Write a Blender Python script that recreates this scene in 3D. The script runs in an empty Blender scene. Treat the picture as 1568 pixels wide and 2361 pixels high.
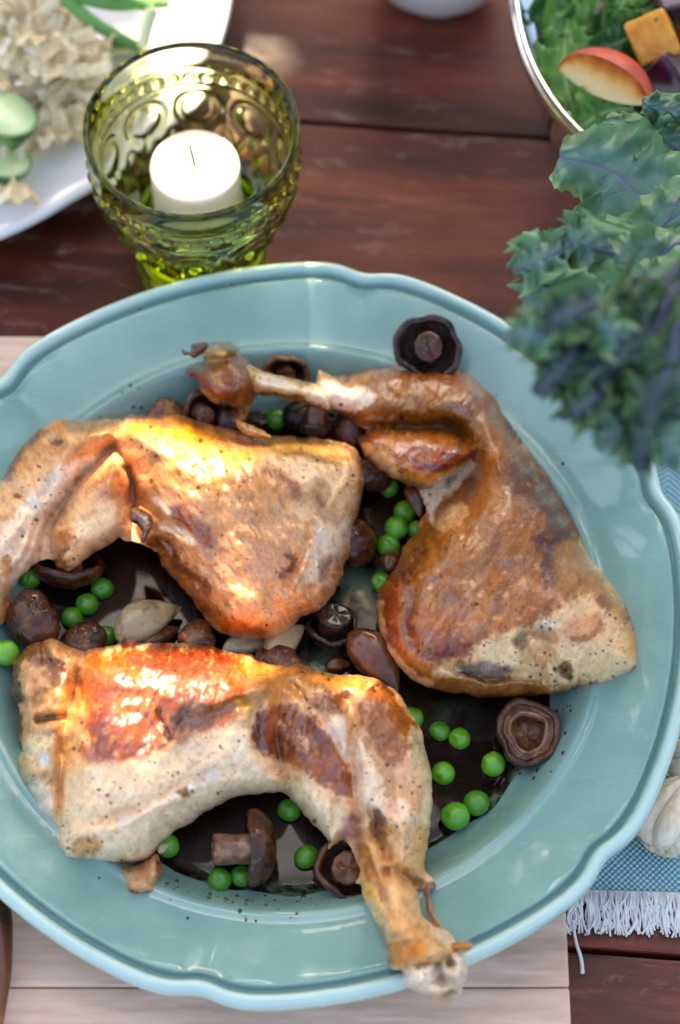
import bpy, bmesh, math, random
import numpy as np
from mathutils import Vector, Matrix

# ------------------------------------------------------------------ camera, sky, sun
S = bpy.context.scene
COL = S.collection
PW, PH = 1568.0, 2361.0            # photograph grid used for measuring
FPX = 5570.0                       # 85 mm lens on a 36 mm tall frame
ELEV = math.radians(62.39)
ZRIM = 0.050                       # height of the plate's rim line above the table
TGT = np.array([0.0206, 0.0421, ZRIM])
FW = np.array([0, math.cos(ELEV), -math.sin(ELEV)])
UP = np.array([0, math.sin(ELEV), math.cos(ELEV)])
RT = np.array([1.0, 0, 0])
CAM = TGT - 0.9843 * FW

cd = bpy.data.cameras.new("camera")
cam = bpy.data.objects.new("camera", cd)
COL.objects.link(cam)
cam.location = CAM
cam.rotation_euler = (math.pi / 2 - ELEV, 0, 0)
cd.sensor_fit = 'VERTICAL'
cd.sensor_height = 36.0
cd.sensor_width = 24.0
cd.lens = FPX * 36.0 / PH
cd.clip_start = 0.05
cd.clip_end = 500
cd.dof.use_dof = True
cd.dof.focus_distance = 0.955
cd.dof.aperture_fstop = 4.8
S.camera = cam

SUN_EL, SUN_AZ = math.radians(43), math.radians(4)     # azimuth measured from +Y towards -X
SUN_DIR = np.array([-math.sin(SUN_AZ) * math.cos(SUN_EL), math.cos(SUN_AZ) * math.cos(SUN_EL), math.sin(SUN_EL)])
w = bpy.data.worlds.new("World"); S.world = w; w.use_nodes = True
wn = w.node_tree.nodes; wl = w.node_tree.links
sky = wn.new("ShaderNodeTexSky"); sky.sky_type = 'NISHITA'; sky.sun_disc = False
sky.sun_elevation = SUN_EL; sky.sun_rotation = -SUN_AZ
sky.air_density = 0.9; sky.dust_density = 4.0; sky.ozone_density = 1.0
bgn = wn["Background"]; bgn.inputs[1].default_value = 0.13
wl.new(sky.outputs[0], bgn.inputs[0])
sl = bpy.data.lights.new("sun", 'SUN'); so = bpy.data.objects.new("sun", sl); COL.objects.link(so)
sl.energy = 5.0; sl.angle = math.radians(0.5); sl.color = (1.0, 0.86, 0.68)
so.rotation_euler = Vector(SUN_DIR).to_track_quat('Z', 'Y').to_euler()
S.view_settings.view_transform = 'Standard'; S.view_settings.look = 'None'
S.view_settings.gamma = 1.0; S.view_settings.exposure = 2.3
S.view_settings.use_curve_mapping = False
S.view_settings.use_white_balance = True; S.view_settings.white_balance_temperature = 7600; S.view_settings.white_balance_tint = 10
S.render.engine = 'CYCLES'
S.cycles.max_bounces = 10; S.cycles.transmission_bounces = 10; S.cycles.glossy_bounces = 5
S.cycles.transparent_max_bounces = 12; S.cycles.diffuse_bounces = 4
S.cycles.caustics_refractive = True; S.cycles.sample_clamp_indirect = 6.0
S.cycles.use_denoising = True
rnd = random.Random(5)

# ------------------------------------------------------------------ helpers
def ray(px, py):
    px = np.asarray(px, float); py = np.asarray(py, float)
    return FW + RT * ((px - PW / 2) / FPX)[..., None] - UP * ((py - PH / 2) / FPX)[..., None]
def at(px, py, z):                        # point at height z seen at a measured place
    d = ray(px, py); z = np.asarray(z, float)
    return CAM + d * ((z - CAM[2]) / d[..., 2])[..., None]
def atd(px, py, depth):
    d = ray(px, py); return CAM + d * np.asarray(depth, float)[..., None]
def pxm(p):                               # metres per measuring pixel at point p
    return float((np.asarray(p) - CAM) @ FW) / FPX

def srgb(r, g, b):
    f = lambda c: (c / 255 / 12.92) if c / 255 <= 0.04045 else ((c / 255 + 0.055) / 1.055) ** 2.4
    return np.array([f(r), f(g), f(b)])
def hx(s): return srgb(int(s[0:2], 16), int(s[2:4], 16), int(s[4:6], 16))

def mesh_obj(name, verts, faces, mat, parent=None, smooth=True, attrs=None, uv=None):
    me = bpy.data.meshes.new(name)
    verts = np.asarray(verts, dtype=np.float64)
    me.from_pydata(verts.tolist(), [], [tuple(int(i) for i in f) for f in faces])
    if smooth:
        me.polygons.foreach_set('use_smooth', [True] * len(me.polygons))
    if attrs:
        for k, a in attrs.items():
            a = np.asarray(a, dtype=np.float32)
            if a.ndim == 1:
                at_ = me.attributes.new(k, 'FLOAT', 'POINT'); at_.data.foreach_set('value', a)
            else:
                c = np.ones((len(a), 4), np.float32); c[:, :3] = a
                at_ = me.attributes.new(k, 'FLOAT_COLOR', 'POINT'); at_.data.foreach_set('color', c.ravel())
    if mat: me.materials.append(mat)
    me.update()
    o = bpy.data.objects.new(name, me); COL.objects.link(o)
    if parent: o.parent = parent
    return o
def empty(name, loc=(0, 0, 0)):
    o = bpy.data.objects.new(name, None); COL.objects.link(o)
    o.location = loc; o.empty_display_size = 0.01
    return o
def tag(o, label, cat, group=None, kind=None):
    o['label'] = label; o['category'] = cat
    if group: o['group'] = group
    if kind: o['kind'] = kind
    return o
def under(child, parent):                 # parent without moving
    child.parent = parent
    child.matrix_parent_inverse = Matrix.Translation(-Vector(parent.location))
    return child

def grid_faces(nu, nv, cu=False, cv=False, off=0):
    F = []
    for i in range(nu if cu else nu - 1):
        for j in range(nv if cv else nv - 1):
            a = i * nv + j; b = ((i + 1) % nu) * nv + j
            c = ((i + 1) % nu) * nv + (j + 1) % nv; d = i * nv + (j + 1) % nv
            F.append((a + off, b + off, c + off, d + off))
    return F
def lathe(prof, n=64, rmod=None):
    """closed ring surface from a profile [(r,z)...]; first/last r=0 allowed"""
    P = np.array(prof, float); V = []
    for i in range(n):
        t = 2 * math.pi * i / n
        for k, (r, z) in enumerate(P):
            rr, zz = (r, z) if rmod is None else rmod(r, z, t, k)
            V.append((rr * math.cos(t), rr * math.sin(t), zz))
    return np.array(V), grid_faces(n, len(P), cu=True)
def tube(path, rad, n=8, cap=True):
    P = np.asarray(path, float); m = len(P)
    R = np.broadcast_to(np.asarray(rad, float), (m,))
    T = np.gradient(P, axis=0); T /= np.linalg.norm(T, axis=1)[:, None] + 1e-12
    ref = np.array([0, 0, 1.0]) if abs(T[0][2]) < 0.9 else np.array([1.0, 0, 0])
    V = []; nrm = np.cross(T[0], ref); nrm /= np.linalg.norm(nrm)
    for i in range(m):
        nrm = nrm - T[i] * (nrm @ T[i]); nrm /= np.linalg.norm(nrm) + 1e-12
        b = np.cross(T[i], nrm)
        for k in range(n):
            a = 2 * math.pi * k / n
            V.append(P[i] + R[i] * (math.cos(a) * nrm + math.sin(a) * b))
    F = grid_faces(m, n, cv=True)
    if cap:
        F.append(tuple(range(n - 1, -1, -1))); F.append(tuple((m - 1) * n + k for k in range(n)))
    return np.array(V), F
def crom(pts, sub=8, closed=False):
    P = np.asarray(pts, float); n = len(P); out = []
    for i in range(n if closed else n - 1):
        if closed: p0, p1, p2, p3 = P[i - 1], P[i], P[(i + 1) % n], P[(i + 2) % n]
        else: p0, p1, p2, p3 = P[max(i - 1, 0)], P[i], P[i + 1], P[min(i + 2, n - 1)]
        for k in range(sub):
            t = k / sub
            out.append(0.5 * ((2 * p1) + (-p0 + p2) * t + (2 * p0 - 5 * p1 + 4 * p2 - p3) * t * t + (-p0 + 3 * p1 - 3 * p2 + p3) * t ** 3))
    if not closed: out.append(P[-1])
    return np.array(out)
class Mesh:
    def __init__(s): s.V = []; s.F = []; s.n = 0
    def add(s, V, F):
        s.V.append(np.asarray(V, float)); s.F += [tuple(i + s.n for i in f) for f in F]; s.n += len(V)
    def obj(s, name, mat, parent=None, **k): return mesh_obj(name, np.concatenate(s.V), s.F, mat, parent, **k)

# value noise on arrays
def vnoise(x, y, seed=0, z=None):
    r = np.random.RandomState(seed); T = r.rand(64, 64)
    xi = np.floor(x).astype(int); yi = np.floor(y).astype(int); fx = x - xi; fy = y - yi
    fx = fx * fx * (3 - 2 * fx); fy = fy * fy * (3 - 2 * fy)
    g = lambda a, b: T[a % 64, b % 64]
    return (g(xi, yi) * (1 - fx) + g(xi + 1, yi) * fx) * (1 - fy) + (g(xi, yi + 1) * (1 - fx) + g(xi + 1, yi + 1) * fx) * fy
def fbm(x, y, scale, oct=4, seed=0, ang=0.0, stretch=1.0, gain=0.5):
    c, s_ = math.cos(math.radians(ang)), math.sin(math.radians(ang))
    u = (x * c + y * s_) / (scale * stretch); v = (-x * s_ + y * c) / scale
    o = 0; a = 1; t = 0
    for k in range(oct):
        o = o + a * vnoise(u * 2 ** k + 7.3 * k, v * 2 ** k + 3.1 * k, seed + k); t += a; a *= gain
    return np.clip((o / t * 2 - 1) * 1.65, -1.3, 1.3)
def sstep(a, b, x):
    t = np.clip((x - a) / (b - a), 0, 1); return t * t * (3 - 2 * t)
def in_poly(x, y, P):
    P = np.asarray(P); r = np.zeros(x.shape, bool); n = len(P); j = n - 1
    for i in range(n):
        xi, yi = P[i]; xj, yj = P[j]
        c = ((yi > y) != (yj > y)) & (x < (xj - xi) * (y - yi) / (yj - yi + 1e-12) + xi)
        r ^= c; j = i
    return r
def seg_dist(x, y, P, closed=True, want_pt=False):
    P = np.asarray(P, float); n = len(P); best = np.full(x.shape, 1e18); bx = np.zeros(x.shape); by = np.zeros(x.shape); bt = np.zeros(x.shape)
    for i in range(n if closed else n - 1):
        ax, ay = P[i]; cx, cy = P[(i + 1) % n]; dx, dy = cx - ax, cy - ay
        t = np.clip(((x - ax) * dx + (y - ay) * dy) / (dx * dx + dy * dy + 1e-12), 0, 1)
        qx = ax + t * dx; qy = ay + t * dy; d = (x - qx) ** 2 + (y - qy) ** 2
        m = d < best
        best = np.where(m, d, best); bx = np.where(m, qx, bx); by = np.where(m, qy, by); bt = np.where(m, i + t, bt)
    d = np.sqrt(best)
    return (d, bx, by, bt) if want_pt else d
def sd_poly(x, y, P):                     # >0 inside
    d = seg_dist(x, y, P); return np.where(in_poly(x, y, P), d, -d)
def blur(a, s):
    if s <= 0: return a
    k = int(3 * s) + 1; g = np.exp(-0.5 * (np.arange(-k, k + 1) / s) ** 2); g /= g.sum()
    p = np.pad(a, k, mode='edge')
    p = np.apply_along_axis(lambda m: np.convolve(m, g, 'valid'), 0, p)
    return np.apply_along_axis(lambda m: np.convolve(m, g, 'valid'), 1, p)

# ------------------------------------------------------------------ materials
class N:
    def __init__(s, name):
        s.m = bpy.data.materials.new(name); s.m.use_nodes = True
        s.t = s.m.node_tree; s.b = s.t.nodes["Principled BSDF"]; s.out = s.t.nodes["Material Output"]
    def n(s, typ, **k):
        x = s.t.nodes.new(typ)
        for a, v in k.items():
            if a.startswith('i_'):
                key = a[2:]; key = int(key) if key.isdigit() else key.replace('_', ' ')
                x.inputs[key].default_value = v
            else: setattr(x, a, v)
        return x
    def l(s, a, b): s.t.links.new(a, b)
    def set(s, **k):
        for a, v in k.items(): s.b.inputs[a.replace('_', ' ')].default_value = v
        return s
    def coord(s, which='Object', scale=(1, 1, 1), rot=(0, 0, 0)):
        c = s.n('ShaderNodeTexCoord'); mp = s.n('ShaderNodeMapping')
        mp.inputs['Scale'].default_value = scale; mp.inputs['Rotation'].default_value = rot
        s.l(c.outputs[which], mp.inputs[0]); return mp.outputs[0]
    def noise(s, vec, scale, detail=4, rough=0.5, dist=0.0):
        x = s.n('ShaderNodeTexNoise'); x.inputs['Scale'].default_value = scale
        x.inputs['Detail'].default_value = detail; x.inputs['Roughness'].default_value = rough; x.inputs['Distortion'].default_value = dist
        s.l(vec, x.inputs['Vector']); return x.outputs['Fac']
    def ramp(s, fac, stops, interp='LINEAR'):
        r = s.n('ShaderNodeValToRGB'); r.color_ramp.interpolation = interp
        e = r.color_ramp.elements
        while len(e) < len(stops): e.new(0.5)
        for q, (p, c) in zip(e, stops):
            q.position = p; c = (c, c, c) if np.isscalar(c) else c; q.color = (*c, 1)
        s.l(fac, r.inputs[0]); return r.outputs[0]
    def mix(s, fac, a, b, mode='MIX'):
        x = s.n('ShaderNodeMix', data_type='RGBA', blend_type=mode)
        for v, i in ((fac, 0), (a, 6), (b, 7)):
            if hasattr(v, 'is_linked'): s.l(v, x.inputs[i])
            elif i == 0: x.inputs[0].default_value = v
            else: x.inputs[i].default_value = (*v, 1)
        return x.outputs[2]
    def math(s, op, a, b=0.0):
        x = s.n('ShaderNodeMath', operation=op)
        for i, v in enumerate((a, b)):
            if hasattr(v, 'is_linked'): s.l(v, x.inputs[i])
            else: x.inputs[i].default_value = v
        return x.outputs[0]
    def bump(s, h, strength, dist, prev=None):
        x = s.n('ShaderNodeBump'); x.inputs['Strength'].default_value = strength; x.inputs['Distance'].default_value = dist
        s.l(h, x.inputs['Height'])
        if prev is not None: s.l(prev, x.inputs['Normal'])
        return x.outputs[0]
    def attr(s, name):
        a = s.n('ShaderNodeAttribute'); a.attribute_name = name; return a
    def to(s, sock, name): s.l(sock, s.b.inputs[name])

def mat_plain(name, col, rough=0.5, var=0.15, scale=60, spec=0.5, sss=0.0, bump=0.0, bscale=300, coat=0.0):
    m = N(name); v = m.coord()
    f = m.noise(v, scale, 5)
    c = m.ramp(f, [(0.3, np.array(col) * (1 - var)), (0.7, np.minimum(np.array(col) * (1 + var), 1))])
    m.to(c, 'Base Color'); m.set(Roughness=rough, Specular_IOR_Level=spec, Coat_Weight=coat, Coat_Roughness=0.1)
    if sss > 0:
        m.set(Subsurface_Weight=sss, Subsurface_Scale=0.004, Subsurface_Radius=(1, .6, .4))
    if bump > 0: m.to(m.bump(m.noise(v, bscale, 5), 1.0, bump), 'Normal')
    return m.m
# ------------------------------------------------------------------ table, board
def wood_mat(name, dark, mid, light, scuff, grain=1.0, rough=0.35, scuff_amt=0.5, seed=0.0):
    m = N(name); v = m.coord('Object', (1, 1, 1))
    c = m.n('ShaderNodeTexCoord'); oi = m.n('ShaderNodeObjectInfo')
    mp = m.n('ShaderNodeMapping'); mp.inputs['Scale'].default_value = (5, 40 * grain, 30)
    add = m.n('ShaderNodeVectorMath', operation='ADD'); cmb = m.n('ShaderNodeCombineXYZ')
    m.l(m.math('MULTIPLY', oi.outputs['Random'], 9.0), cmb.inputs[0]); m.l(m.math('MULTIPLY', oi.outputs['Random'], 3.7), cmb.inputs[1])
    m.l(c.outputs['Object'], add.inputs[0]); m.l(cmb.outputs[0], add.inputs[1]); m.l(add.outputs[0], mp.inputs[0])
    g1 = m.noise(mp.outputs[0], 1.0, 6, 0.6, 0.6)
    mp2 = m.n('ShaderNodeMapping'); mp2.inputs['Scale'].default_value = (26, 380 * grain, 100); m.l(add.outputs[0], mp2.inputs[0])
    g2 = m.noise(mp2.outputs[0], 1.0, 4, 0.6)
    blot = m.noise(add.outputs[0], 16, 4, 0.6)
    base = m.ramp(g1, [(0.25, dark), (0.5, mid), (0.78, light)])
    f2 = m.ramp(g2, [(0.38, 0.45), (0.62, 1.0)])
    base = m.mix(0.45, base, f2, 'MULTIPLY')
    base = m.mix(m.ramp(blot, [(0.42, 0.0), (0.7, 0.55)]), base, dark)
    mp3 = m.n('ShaderNodeMapping'); mp3.inputs['Scale'].default_value = (22, 70, 50); mp3.inputs['Rotation'].default_value = (0, 0, 0.15); m.l(add.outputs[0], mp3.inputs[0])
    sc = m.noise(mp3.outputs[0], 1.6, 7, 0.72, 0.8)
    mask = m.noise(add.outputs[0], 9, 2, 0.5)
    scf = m.math('MULTIPLY', m.ramp(sc, [(0.56, 0.0), (0.74, 1.0)]), m.ramp(mask, [(0.4, 0.1), (0.65, 1.0)]))
    scf = m.math('MULTIPLY', scf, scuff_amt)
    base = m.mix(scf, base, scuff)
    m.to(base, 'Base Color')
    r = m.ramp(sc, [(0.3, rough), (0.7, rough + 0.25)]); m.to(r, 'Roughness')
    h = m.math('ADD', m.math('MULTIPLY', g2, 0.6), m.math('MULTIPLY', g1, 0.8))
    m.to(m.bump(h, 0.6, 0.0006), 'Normal'); m.set(Specular_IOR_Level=0.45)
    return m.m
M_TABLE = wood_mat('dark_red_wood', hx('2a0e08'), hx('682916'), hx('964628'), hx('c0a294'), scuff_amt=0.7)
M_BOARD = wood_mat('pale_board_wood', hx('d8ac92'), hx('f0ccb6'), hx('f5dac8'), hx('f8e6d8'), grain=0.55, rough=0.5, scuff_amt=0.2)
def bevel_box(name, x0, x1, y0, y1, z0, z1, mat, parent, bev=0.0012, seg=2):
    bm = bmesh.new()
    bmesh.ops.create_cube(bm, size=1)
    for vt in bm.verts:
        vt.co = Vector(((x0 + x1) / 2 + vt.co.x * (x1 - x0), (y0 + y1) / 2 + vt.co.y * (y1 - y0), (z0 + z1) / 2 + vt.co.z * (z1 - z0)))
    bmesh.ops.bevel(bm, geom=list(bm.edges), offset=bev, segments=seg, profile=0.6, affect='EDGES')
    me = bpy.data.meshes.new(name); bm.to_mesh(me); bm.free(); me.materials.append(mat)
    o = bpy.data.objects.new(name, me); COL.objects.link(o); o.parent = parent
    return o
table = empty('wooden_table', (0, 0, 0)); table.rotation_euler = (0, 0, math.radians(-4.6))
tag(table, 'dark reddish brown wooden table of wide worn planks under everything', 'table')
sw = 0.1955; y_seam = 0.2744 + 0.0003
for k in range(-3, 3):
    y0 = y_seam - sw * 0 + k * sw
    bevel_box('plank', -0.75, 0.75, y0 + 0.0011, y0 + sw - 0.0011, -0.03, 0.0 - (0.0004 if k % 2 else 0.0), M_TABLE, table, 0.0016)
board = empty('cutting_board', (0, 0, 0))
tag(board, 'pale wooden board lying under the blue-green plate', 'cutting board')
for (a, b) in ((-0.245, -0.1468), (-0.1464, -0.0003), (0.0003, 0.146)):
    bevel_box('plank', -0.34, 0.1085, a, b, 0.0005, 0.018, M_BOARD, board, 0.0012)

# ------------------------------------------------------------------ plate
ZB = 0.0182
def rgroove(t):                                    # scalloped rim line, six pinched notches
    d = (math.degrees(t) - 18.85) % 60.0; d = min(d, 60 - d)
    xs = [0, 1.2, 2.6, 4.5, 7, 10, 15, 22, 30]; ys = [.1541, .1546, .1560, .1572, .1574, .1569, .1559, .1551, .1548]
    return float(np.interp(d, xs, ys))
NTH = 720
RG = np.array([rgroove(2 * math.pi * i / NTH) for i in range(NTH)])
ker = np.exp(-0.5 * (np.arange(-8, 9) / 2.0) ** 2); ker /= ker.sum()
RG = np.convolve(np.concatenate([RG[-8:], RG, RG[:8]]), ker, 'valid')
def plate_mesh(RG, prof_in, prof_rim, prof_under):
    V = []; P = []
    for i, rg in enumerate(RG):
        t = 2 * math.pi * i / len(RG); c, s_ = math.cos(t), math.sin(t)
        pts = []
        for r, z in prof_in: pts.append((r, z))
        rv = prof_in[-1][0]; zv = prof_in[-1][1]
        nfl = 10
        for k in range(1, nfl + 1):
            u = k / nfl; r = rv + (rg - 0.0022 - rv) * u
            z = zv + (ZRIM - 0.0008 - zv) * (u ** 1.12)
            z += 0.0009 * math.sin(math.pi * u) * (rg - 0.1535) / 0.004 * u
            dn = (math.degrees(t) - 18.85) % 60.0; dn = min(dn, 60 - dn)
            z += (-.0016 * math.exp(-(dn / 2.2) ** 2) + .0007 * math.exp(-((dn - 6) / 3.0) ** 2)) * u ** 1.6
            pts.append((r, z))
        zo = (rg - 0.1535) * 0.25
        for dr, dz in prof_rim: pts.append((rg + dr, ZRIM + dz + zo * 0.5))
        for r, z in prof_under: pts.append((r, z))
        V += [(r * c, r * s_, z) for r, z in pts]; P += [r / rg for r, z in pts]
    n = len(pts)
    return np.array(V), grid_faces(len(RG), n, cu=True), n
WELL = [(0.0, .0215), (.03, .0215), (.06, .0215), (.09, .0216), (.098, .0218), (.103, .0224), (.107, .0234), (.1105, .0250), (.1135, .0275), (.1160, .0305), (.1185, .0340), (.1210, .0372), (.1230, .0396), (.1242, .0409), (.1252, .0415), (.1264, .0415), (.1278, .0411), (.1295, .0413)]
RIMP = [(-.0016, -.0010), (-.0008, -.0024), (0.0, -.0030), (.0008, -.0024), (.0015, -.0008), (.0023, .0006), (.0035, .0014), (.0050, .0013), (.0063, .0002), (.0071, -.0018), (.0072, -.0040), (.0064, -.0058), (.0045, -.0070)]
UNDER = [(.13, .0315), (.118, .026), (.105, .0195), (.100, ZB), (.092, ZB), (.088, .0190), (0.0, .0190)]
V, F, npf = plate_mesh(RG, WELL, RIMP, UNDER)
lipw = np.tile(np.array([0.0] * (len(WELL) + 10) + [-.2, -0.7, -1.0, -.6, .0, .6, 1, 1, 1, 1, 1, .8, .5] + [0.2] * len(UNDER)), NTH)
m = N('teal_glaze'); v = m.coord()
cl = m.noise(v, 22, 4, 0.6); cl2 = m.noise(v, 240, 3, 0.6)
base = m.ramp(cl, [(0.3, hx('739f98')), (0.7, hx('87b2a9'))])
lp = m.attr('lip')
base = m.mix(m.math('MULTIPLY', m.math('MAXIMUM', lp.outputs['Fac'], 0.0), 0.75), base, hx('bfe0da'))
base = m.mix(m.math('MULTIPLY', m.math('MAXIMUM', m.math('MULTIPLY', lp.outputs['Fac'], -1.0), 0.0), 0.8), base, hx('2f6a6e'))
base = m.mix(m.ramp(cl2, [(0.66, 0.0), (0.74, 0.25)]), base, hx('a5cfca'))
spk = m.n('ShaderNodeTexVoronoi'); spk.inputs['Scale'].default_value = 70; m.l(v, spk.inputs['Vector'])
base = m.mix(m.ramp(spk.outputs['Distance'], [(0.03, 0.7), (0.05, 0.0)]), base, hx('2f4a4c'))
m.to(base, 'Base Color'); m.set(Specular_IOR_Level=0.5, Coat_Weight=0.6, Coat_Roughness=0.04)
rn = m.noise(v, 60, 5, 0.6); sc_ = m.n('ShaderNodeMapping'); sc_.inputs['Scale'].default_value = (30, 260, 60); sc_.inputs['Rotation'].default_value = (0, 0, .9); m.l(v, sc_.inputs[0])
scr = m.noise(sc_.outputs[0], 1.0, 5, .7, .6)
m.to(m.math('ADD', m.ramp(rn, [(0.35, 0.08), (0.7, 0.26)]), m.ramp(scr, [(.58, 0), (.72, .25)])), 'Roughness')
nb = m.bump(m.noise(v, 55, 3, 0.5), 0.5, 0.0006)
m.to(nb, 'Normal'); m.l(nb, m.b.inputs['Coat Normal'])
M_PLATE = m.m
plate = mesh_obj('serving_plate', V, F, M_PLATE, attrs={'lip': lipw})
tag(plate, 'round blue-green glazed plate with scalloped rim holding the chicken', 'plate')

# ------------------------------------------------------------------ sauce
ZS = 0.0246
n_t, n_r = 240, 70
V = []; wet = []
def well_z(r): return float(np.interp(r, [p[0] for p in WELL], [p[1] for p in WELL]))
for i in range(n_t):
    t = 2 * math.pi * i / n_t
    re = 0.1108 + 0.0016 * math.sin(3 * t + 1) + 0.0012 * math.sin(7 * t) + 0.0008 * math.sin(17 * t + 2) + 0.0005 * math.sin(31 * t)
    if 60 < math.degrees(t) < 200: re -= 0.004
    for k in range(n_r):
        u = k / (n_r - 1); r = re * u
        z = ZS - 0.0022 * max(0.0, (u - 0.93) / 0.07) ** 2
        z = max(z, well_z(r) + 0.00035)
        V.append((r * math.cos(t), r * math.sin(t), z))
V = np.array(V)
m = N('dark_brown_sauce'); v = m.coord()
n1 = m.noise(v, 70, 5, 0.65, 0.5); n2 = m.noise(v, 25, 3, 0.5); n3 = m.noise(v, 420, 3, 0.5)
base = m.ramp(n1, [(0.3, hx('0e0704')), (0.6, hx('1d0d07')), (0.8, hx('34190c'))])
m.to(base, 'Base Color'); m.set(Roughness=0.07, Specular_IOR_Level=0.38)
hh = m.math('ADD', m.math('MULTIPLY', m.noise(v, 45, 2, 0.4), 1.0), m.math('MULTIPLY', n3, 0.01))
m.to(m.bump(hh, 0.25, 0.0010), 'Normal')
thin = m.attr('thin'); tr = m.n('ShaderNodeBsdfTransparent'); tr.inputs[0].default_value = (0.95, 0.86, 0.7, 1)
mx = m.n('ShaderNodeMixShader')
f = m.math('MULTIPLY', thin.outputs['Fac'], m.ramp(n1, [(0.40, 1.0), (0.56, 0.0)]))
f = m.math('ADD', f, 0.0)
m.l(f, mx.inputs[0]); m.l(m.b.outputs[0], mx.inputs[1]); m.l(tr.outputs[0], mx.inputs[2]); m.l(mx.outputs[0], m.out.inputs[0])
M_SAUCE = m.m
thin = np.zeros(len(V))
for (px, py, rx, ry, a) in ((815, 1360, 75, 95, .95), (745, 1530, 90, 55, 1), (1010, 1650, 110, 45, .55), (470, 2050, 90, 30, .5), (860, 1300, 50, 60, .6), (560, 2060, 160, 30, .8), (1160, 1830, 60, 60, .7)):
    q = at(px, py, ZS); s_ = pxm(q)
    thin = np.maximum(thin, a * np.exp(-(((V[:, 0] - q[0]) / (rx * s_)) ** 2 + ((V[:, 1] - q[1]) / (ry * s_ * 1.12)) ** 2)))
rr = np.hypot(V[:, 0], V[:, 1]); thin = np.maximum(thin, 0.95 * sstep(0.100, 0.1105, rr))
sauce = mesh_obj('sauce', V, grid_faces(n_t, n_r, cu=True), M_SAUCE, attrs={'thin': thin})
tag(sauce, 'glossy dark brown gravy pooled in the well of the plate', 'sauce')

spl = Mesh(); rsp = np.random.RandomState(9)
for (px, py, sx_, sy_, n_) in ((480, 2062, 70, 14, 26), (620, 2080, 90, 12, 16), (1300, 1640, 30, 25, 8), (1210, 1800, 30, 40, 10), (560, 2110, 120, 10, 8), (1290, 1710, 30, 50, 7), (330, 900, 60, 20, 6), (1290, 1250, 40, 90, 7)):
    for k in range(n_):
        q = at(px + rsp.normal() * sx_, py + rsp.normal() * sy_, .034); r0 = math.hypot(q[0], q[1])
        if r0 > .1475: continue
        zf = float(np.interp(r0, [p[0] for p in WELL] + [.152], [p[1] for p in WELL] + [ZRIM - .0008])); q = at(px + rsp.normal() * sx_, py + rsp.normal() * sy_, zf); r0 = math.hypot(q[0], q[1])
        if r0 > .1475: continue
        zf = float(np.interp(r0, [p[0] for p in WELL] + [.152], [p[1] for p in WELL] + [ZRIM - .0008])); rr_ = rsp.choice([.0003, .0004, .0006, .0009])
        V = [(q[0] + rr_ * a_ * math.cos(t_), q[1] + rr_ * a_ * math.sin(t_) * 1.2, zf + h_) for a_, h_ in ((1.0, -.0002), (.8, .00025), (.3, .0004)) for t_ in np.linspace(0, 2 * math.pi, 9)[:-1]]
        spl.add(V, [tuple((i + 1) * 8 + j if w_ else i * 8 + j for w_, j in ((0, j0), (0, (j0 + 1) % 8), (1, (j0 + 1) % 8), (1, j0))) for i in range(2) for j0 in range(8)] + [tuple(range(16, 24))])
spl.obj('splashes', mat_plain('sauce_splash', hx('4a2812'), .25, .4, 200), sauce)['kind'] = 'stuff'
# ------------------------------------------------------------------ chicken legs
def cA(p): return [(x * .3011, 930.7 + y * .3011) for x, y in p]
def cB(p): return [(404.6 + x * .3441, 741.8 + y * .3441) for x, y in p]
def cC(p): return [(x * .3441, 1416.2 + y * .3441) for x, y in p]
def cD(p): return [(472.1 + x * .4086, 1483.7 + y * .4086) for x, y in p]
def cE(p): return [(809.3 + x * .4516, 809.3 + y * .4516) for x, y in p]
def c5(p): return [(x * .5161, 1213.9 + y * .5161) for x, y in p]

def prof(t):
    t = np.clip(t, 0, 1); return np.sqrt(np.maximum(1 - (1 - t) ** 2, 0))

m = N('roast_chicken'); v = m.coord('Object')
ca = m.attr('skin'); gl = m.attr('gloss')
n1 = m.noise(v, 1500, 3, 0.6); n2 = m.noise(v, 620, 5, 0.65, 0.4)
vo = m.n('ShaderNodeTexVoronoi'); vo.inputs['Scale'].default_value = 260; vo.inputs['Randomness'].default_value = 1.0; m.l(v, vo.inputs['Vector'])
pep = m.math('MULTIPLY', m.ramp(vo.outputs['Distance'], [(0.10, 1.0), (0.19, 0.0)]), m.ramp(m.noise(v, 110, 2), [(0.54, 0.0), (0.66, 0.9)]))
base = m.mix(0.40, ca.outputs['Color'], m.ramp(n2, [(0.3, (0.72, 0.55, 0.42)), (0.6, (1.1, 1.08, 1.05))]), 'MULTIPLY')
base = m.mix(pep, base, hx('2a130b'))
m.to(base, 'Base Color')
rg_ = m.math('SUBTRACT', 0.46, m.math('MULTIPLY', gl.outputs['Fac'], 0.26))
m.to(m.math('ADD', rg_, m.math('MULTIPLY', m.math('SUBTRACT', n2, 0.5), 0.35)), 'Roughness')
m.set(Coat_IOR=1.6, Specular_IOR_Level=0.45, Subsurface_Weight=0.2, Subsurface_Scale=0.0014, Subsurface_Radius=(1.0, 0.45, 0.2), Coat_Roughness=0.08)
m.to(m.math('MULTIPLY', gl.outputs['Fac'], 1.1), 'Coat Weight')
n0 = m.noise(v, 210, 4, 0.6, 0.8); b0 = m.bump(n0, 0.4, 0.0011); b1 = m.bump(n2, 0.4, 0.0004, b0); b2 = m.bump(n1, 0.3, 0.0002, b1)
m.to(b2, 'Normal'); m.l(m.bump(m.math('ADD', n0, m.math('MULTIPLY', n2, .35)), 0.55, 0.0014), m.b.inputs['Coat Normal'])
M_CHICK = m.m

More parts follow.
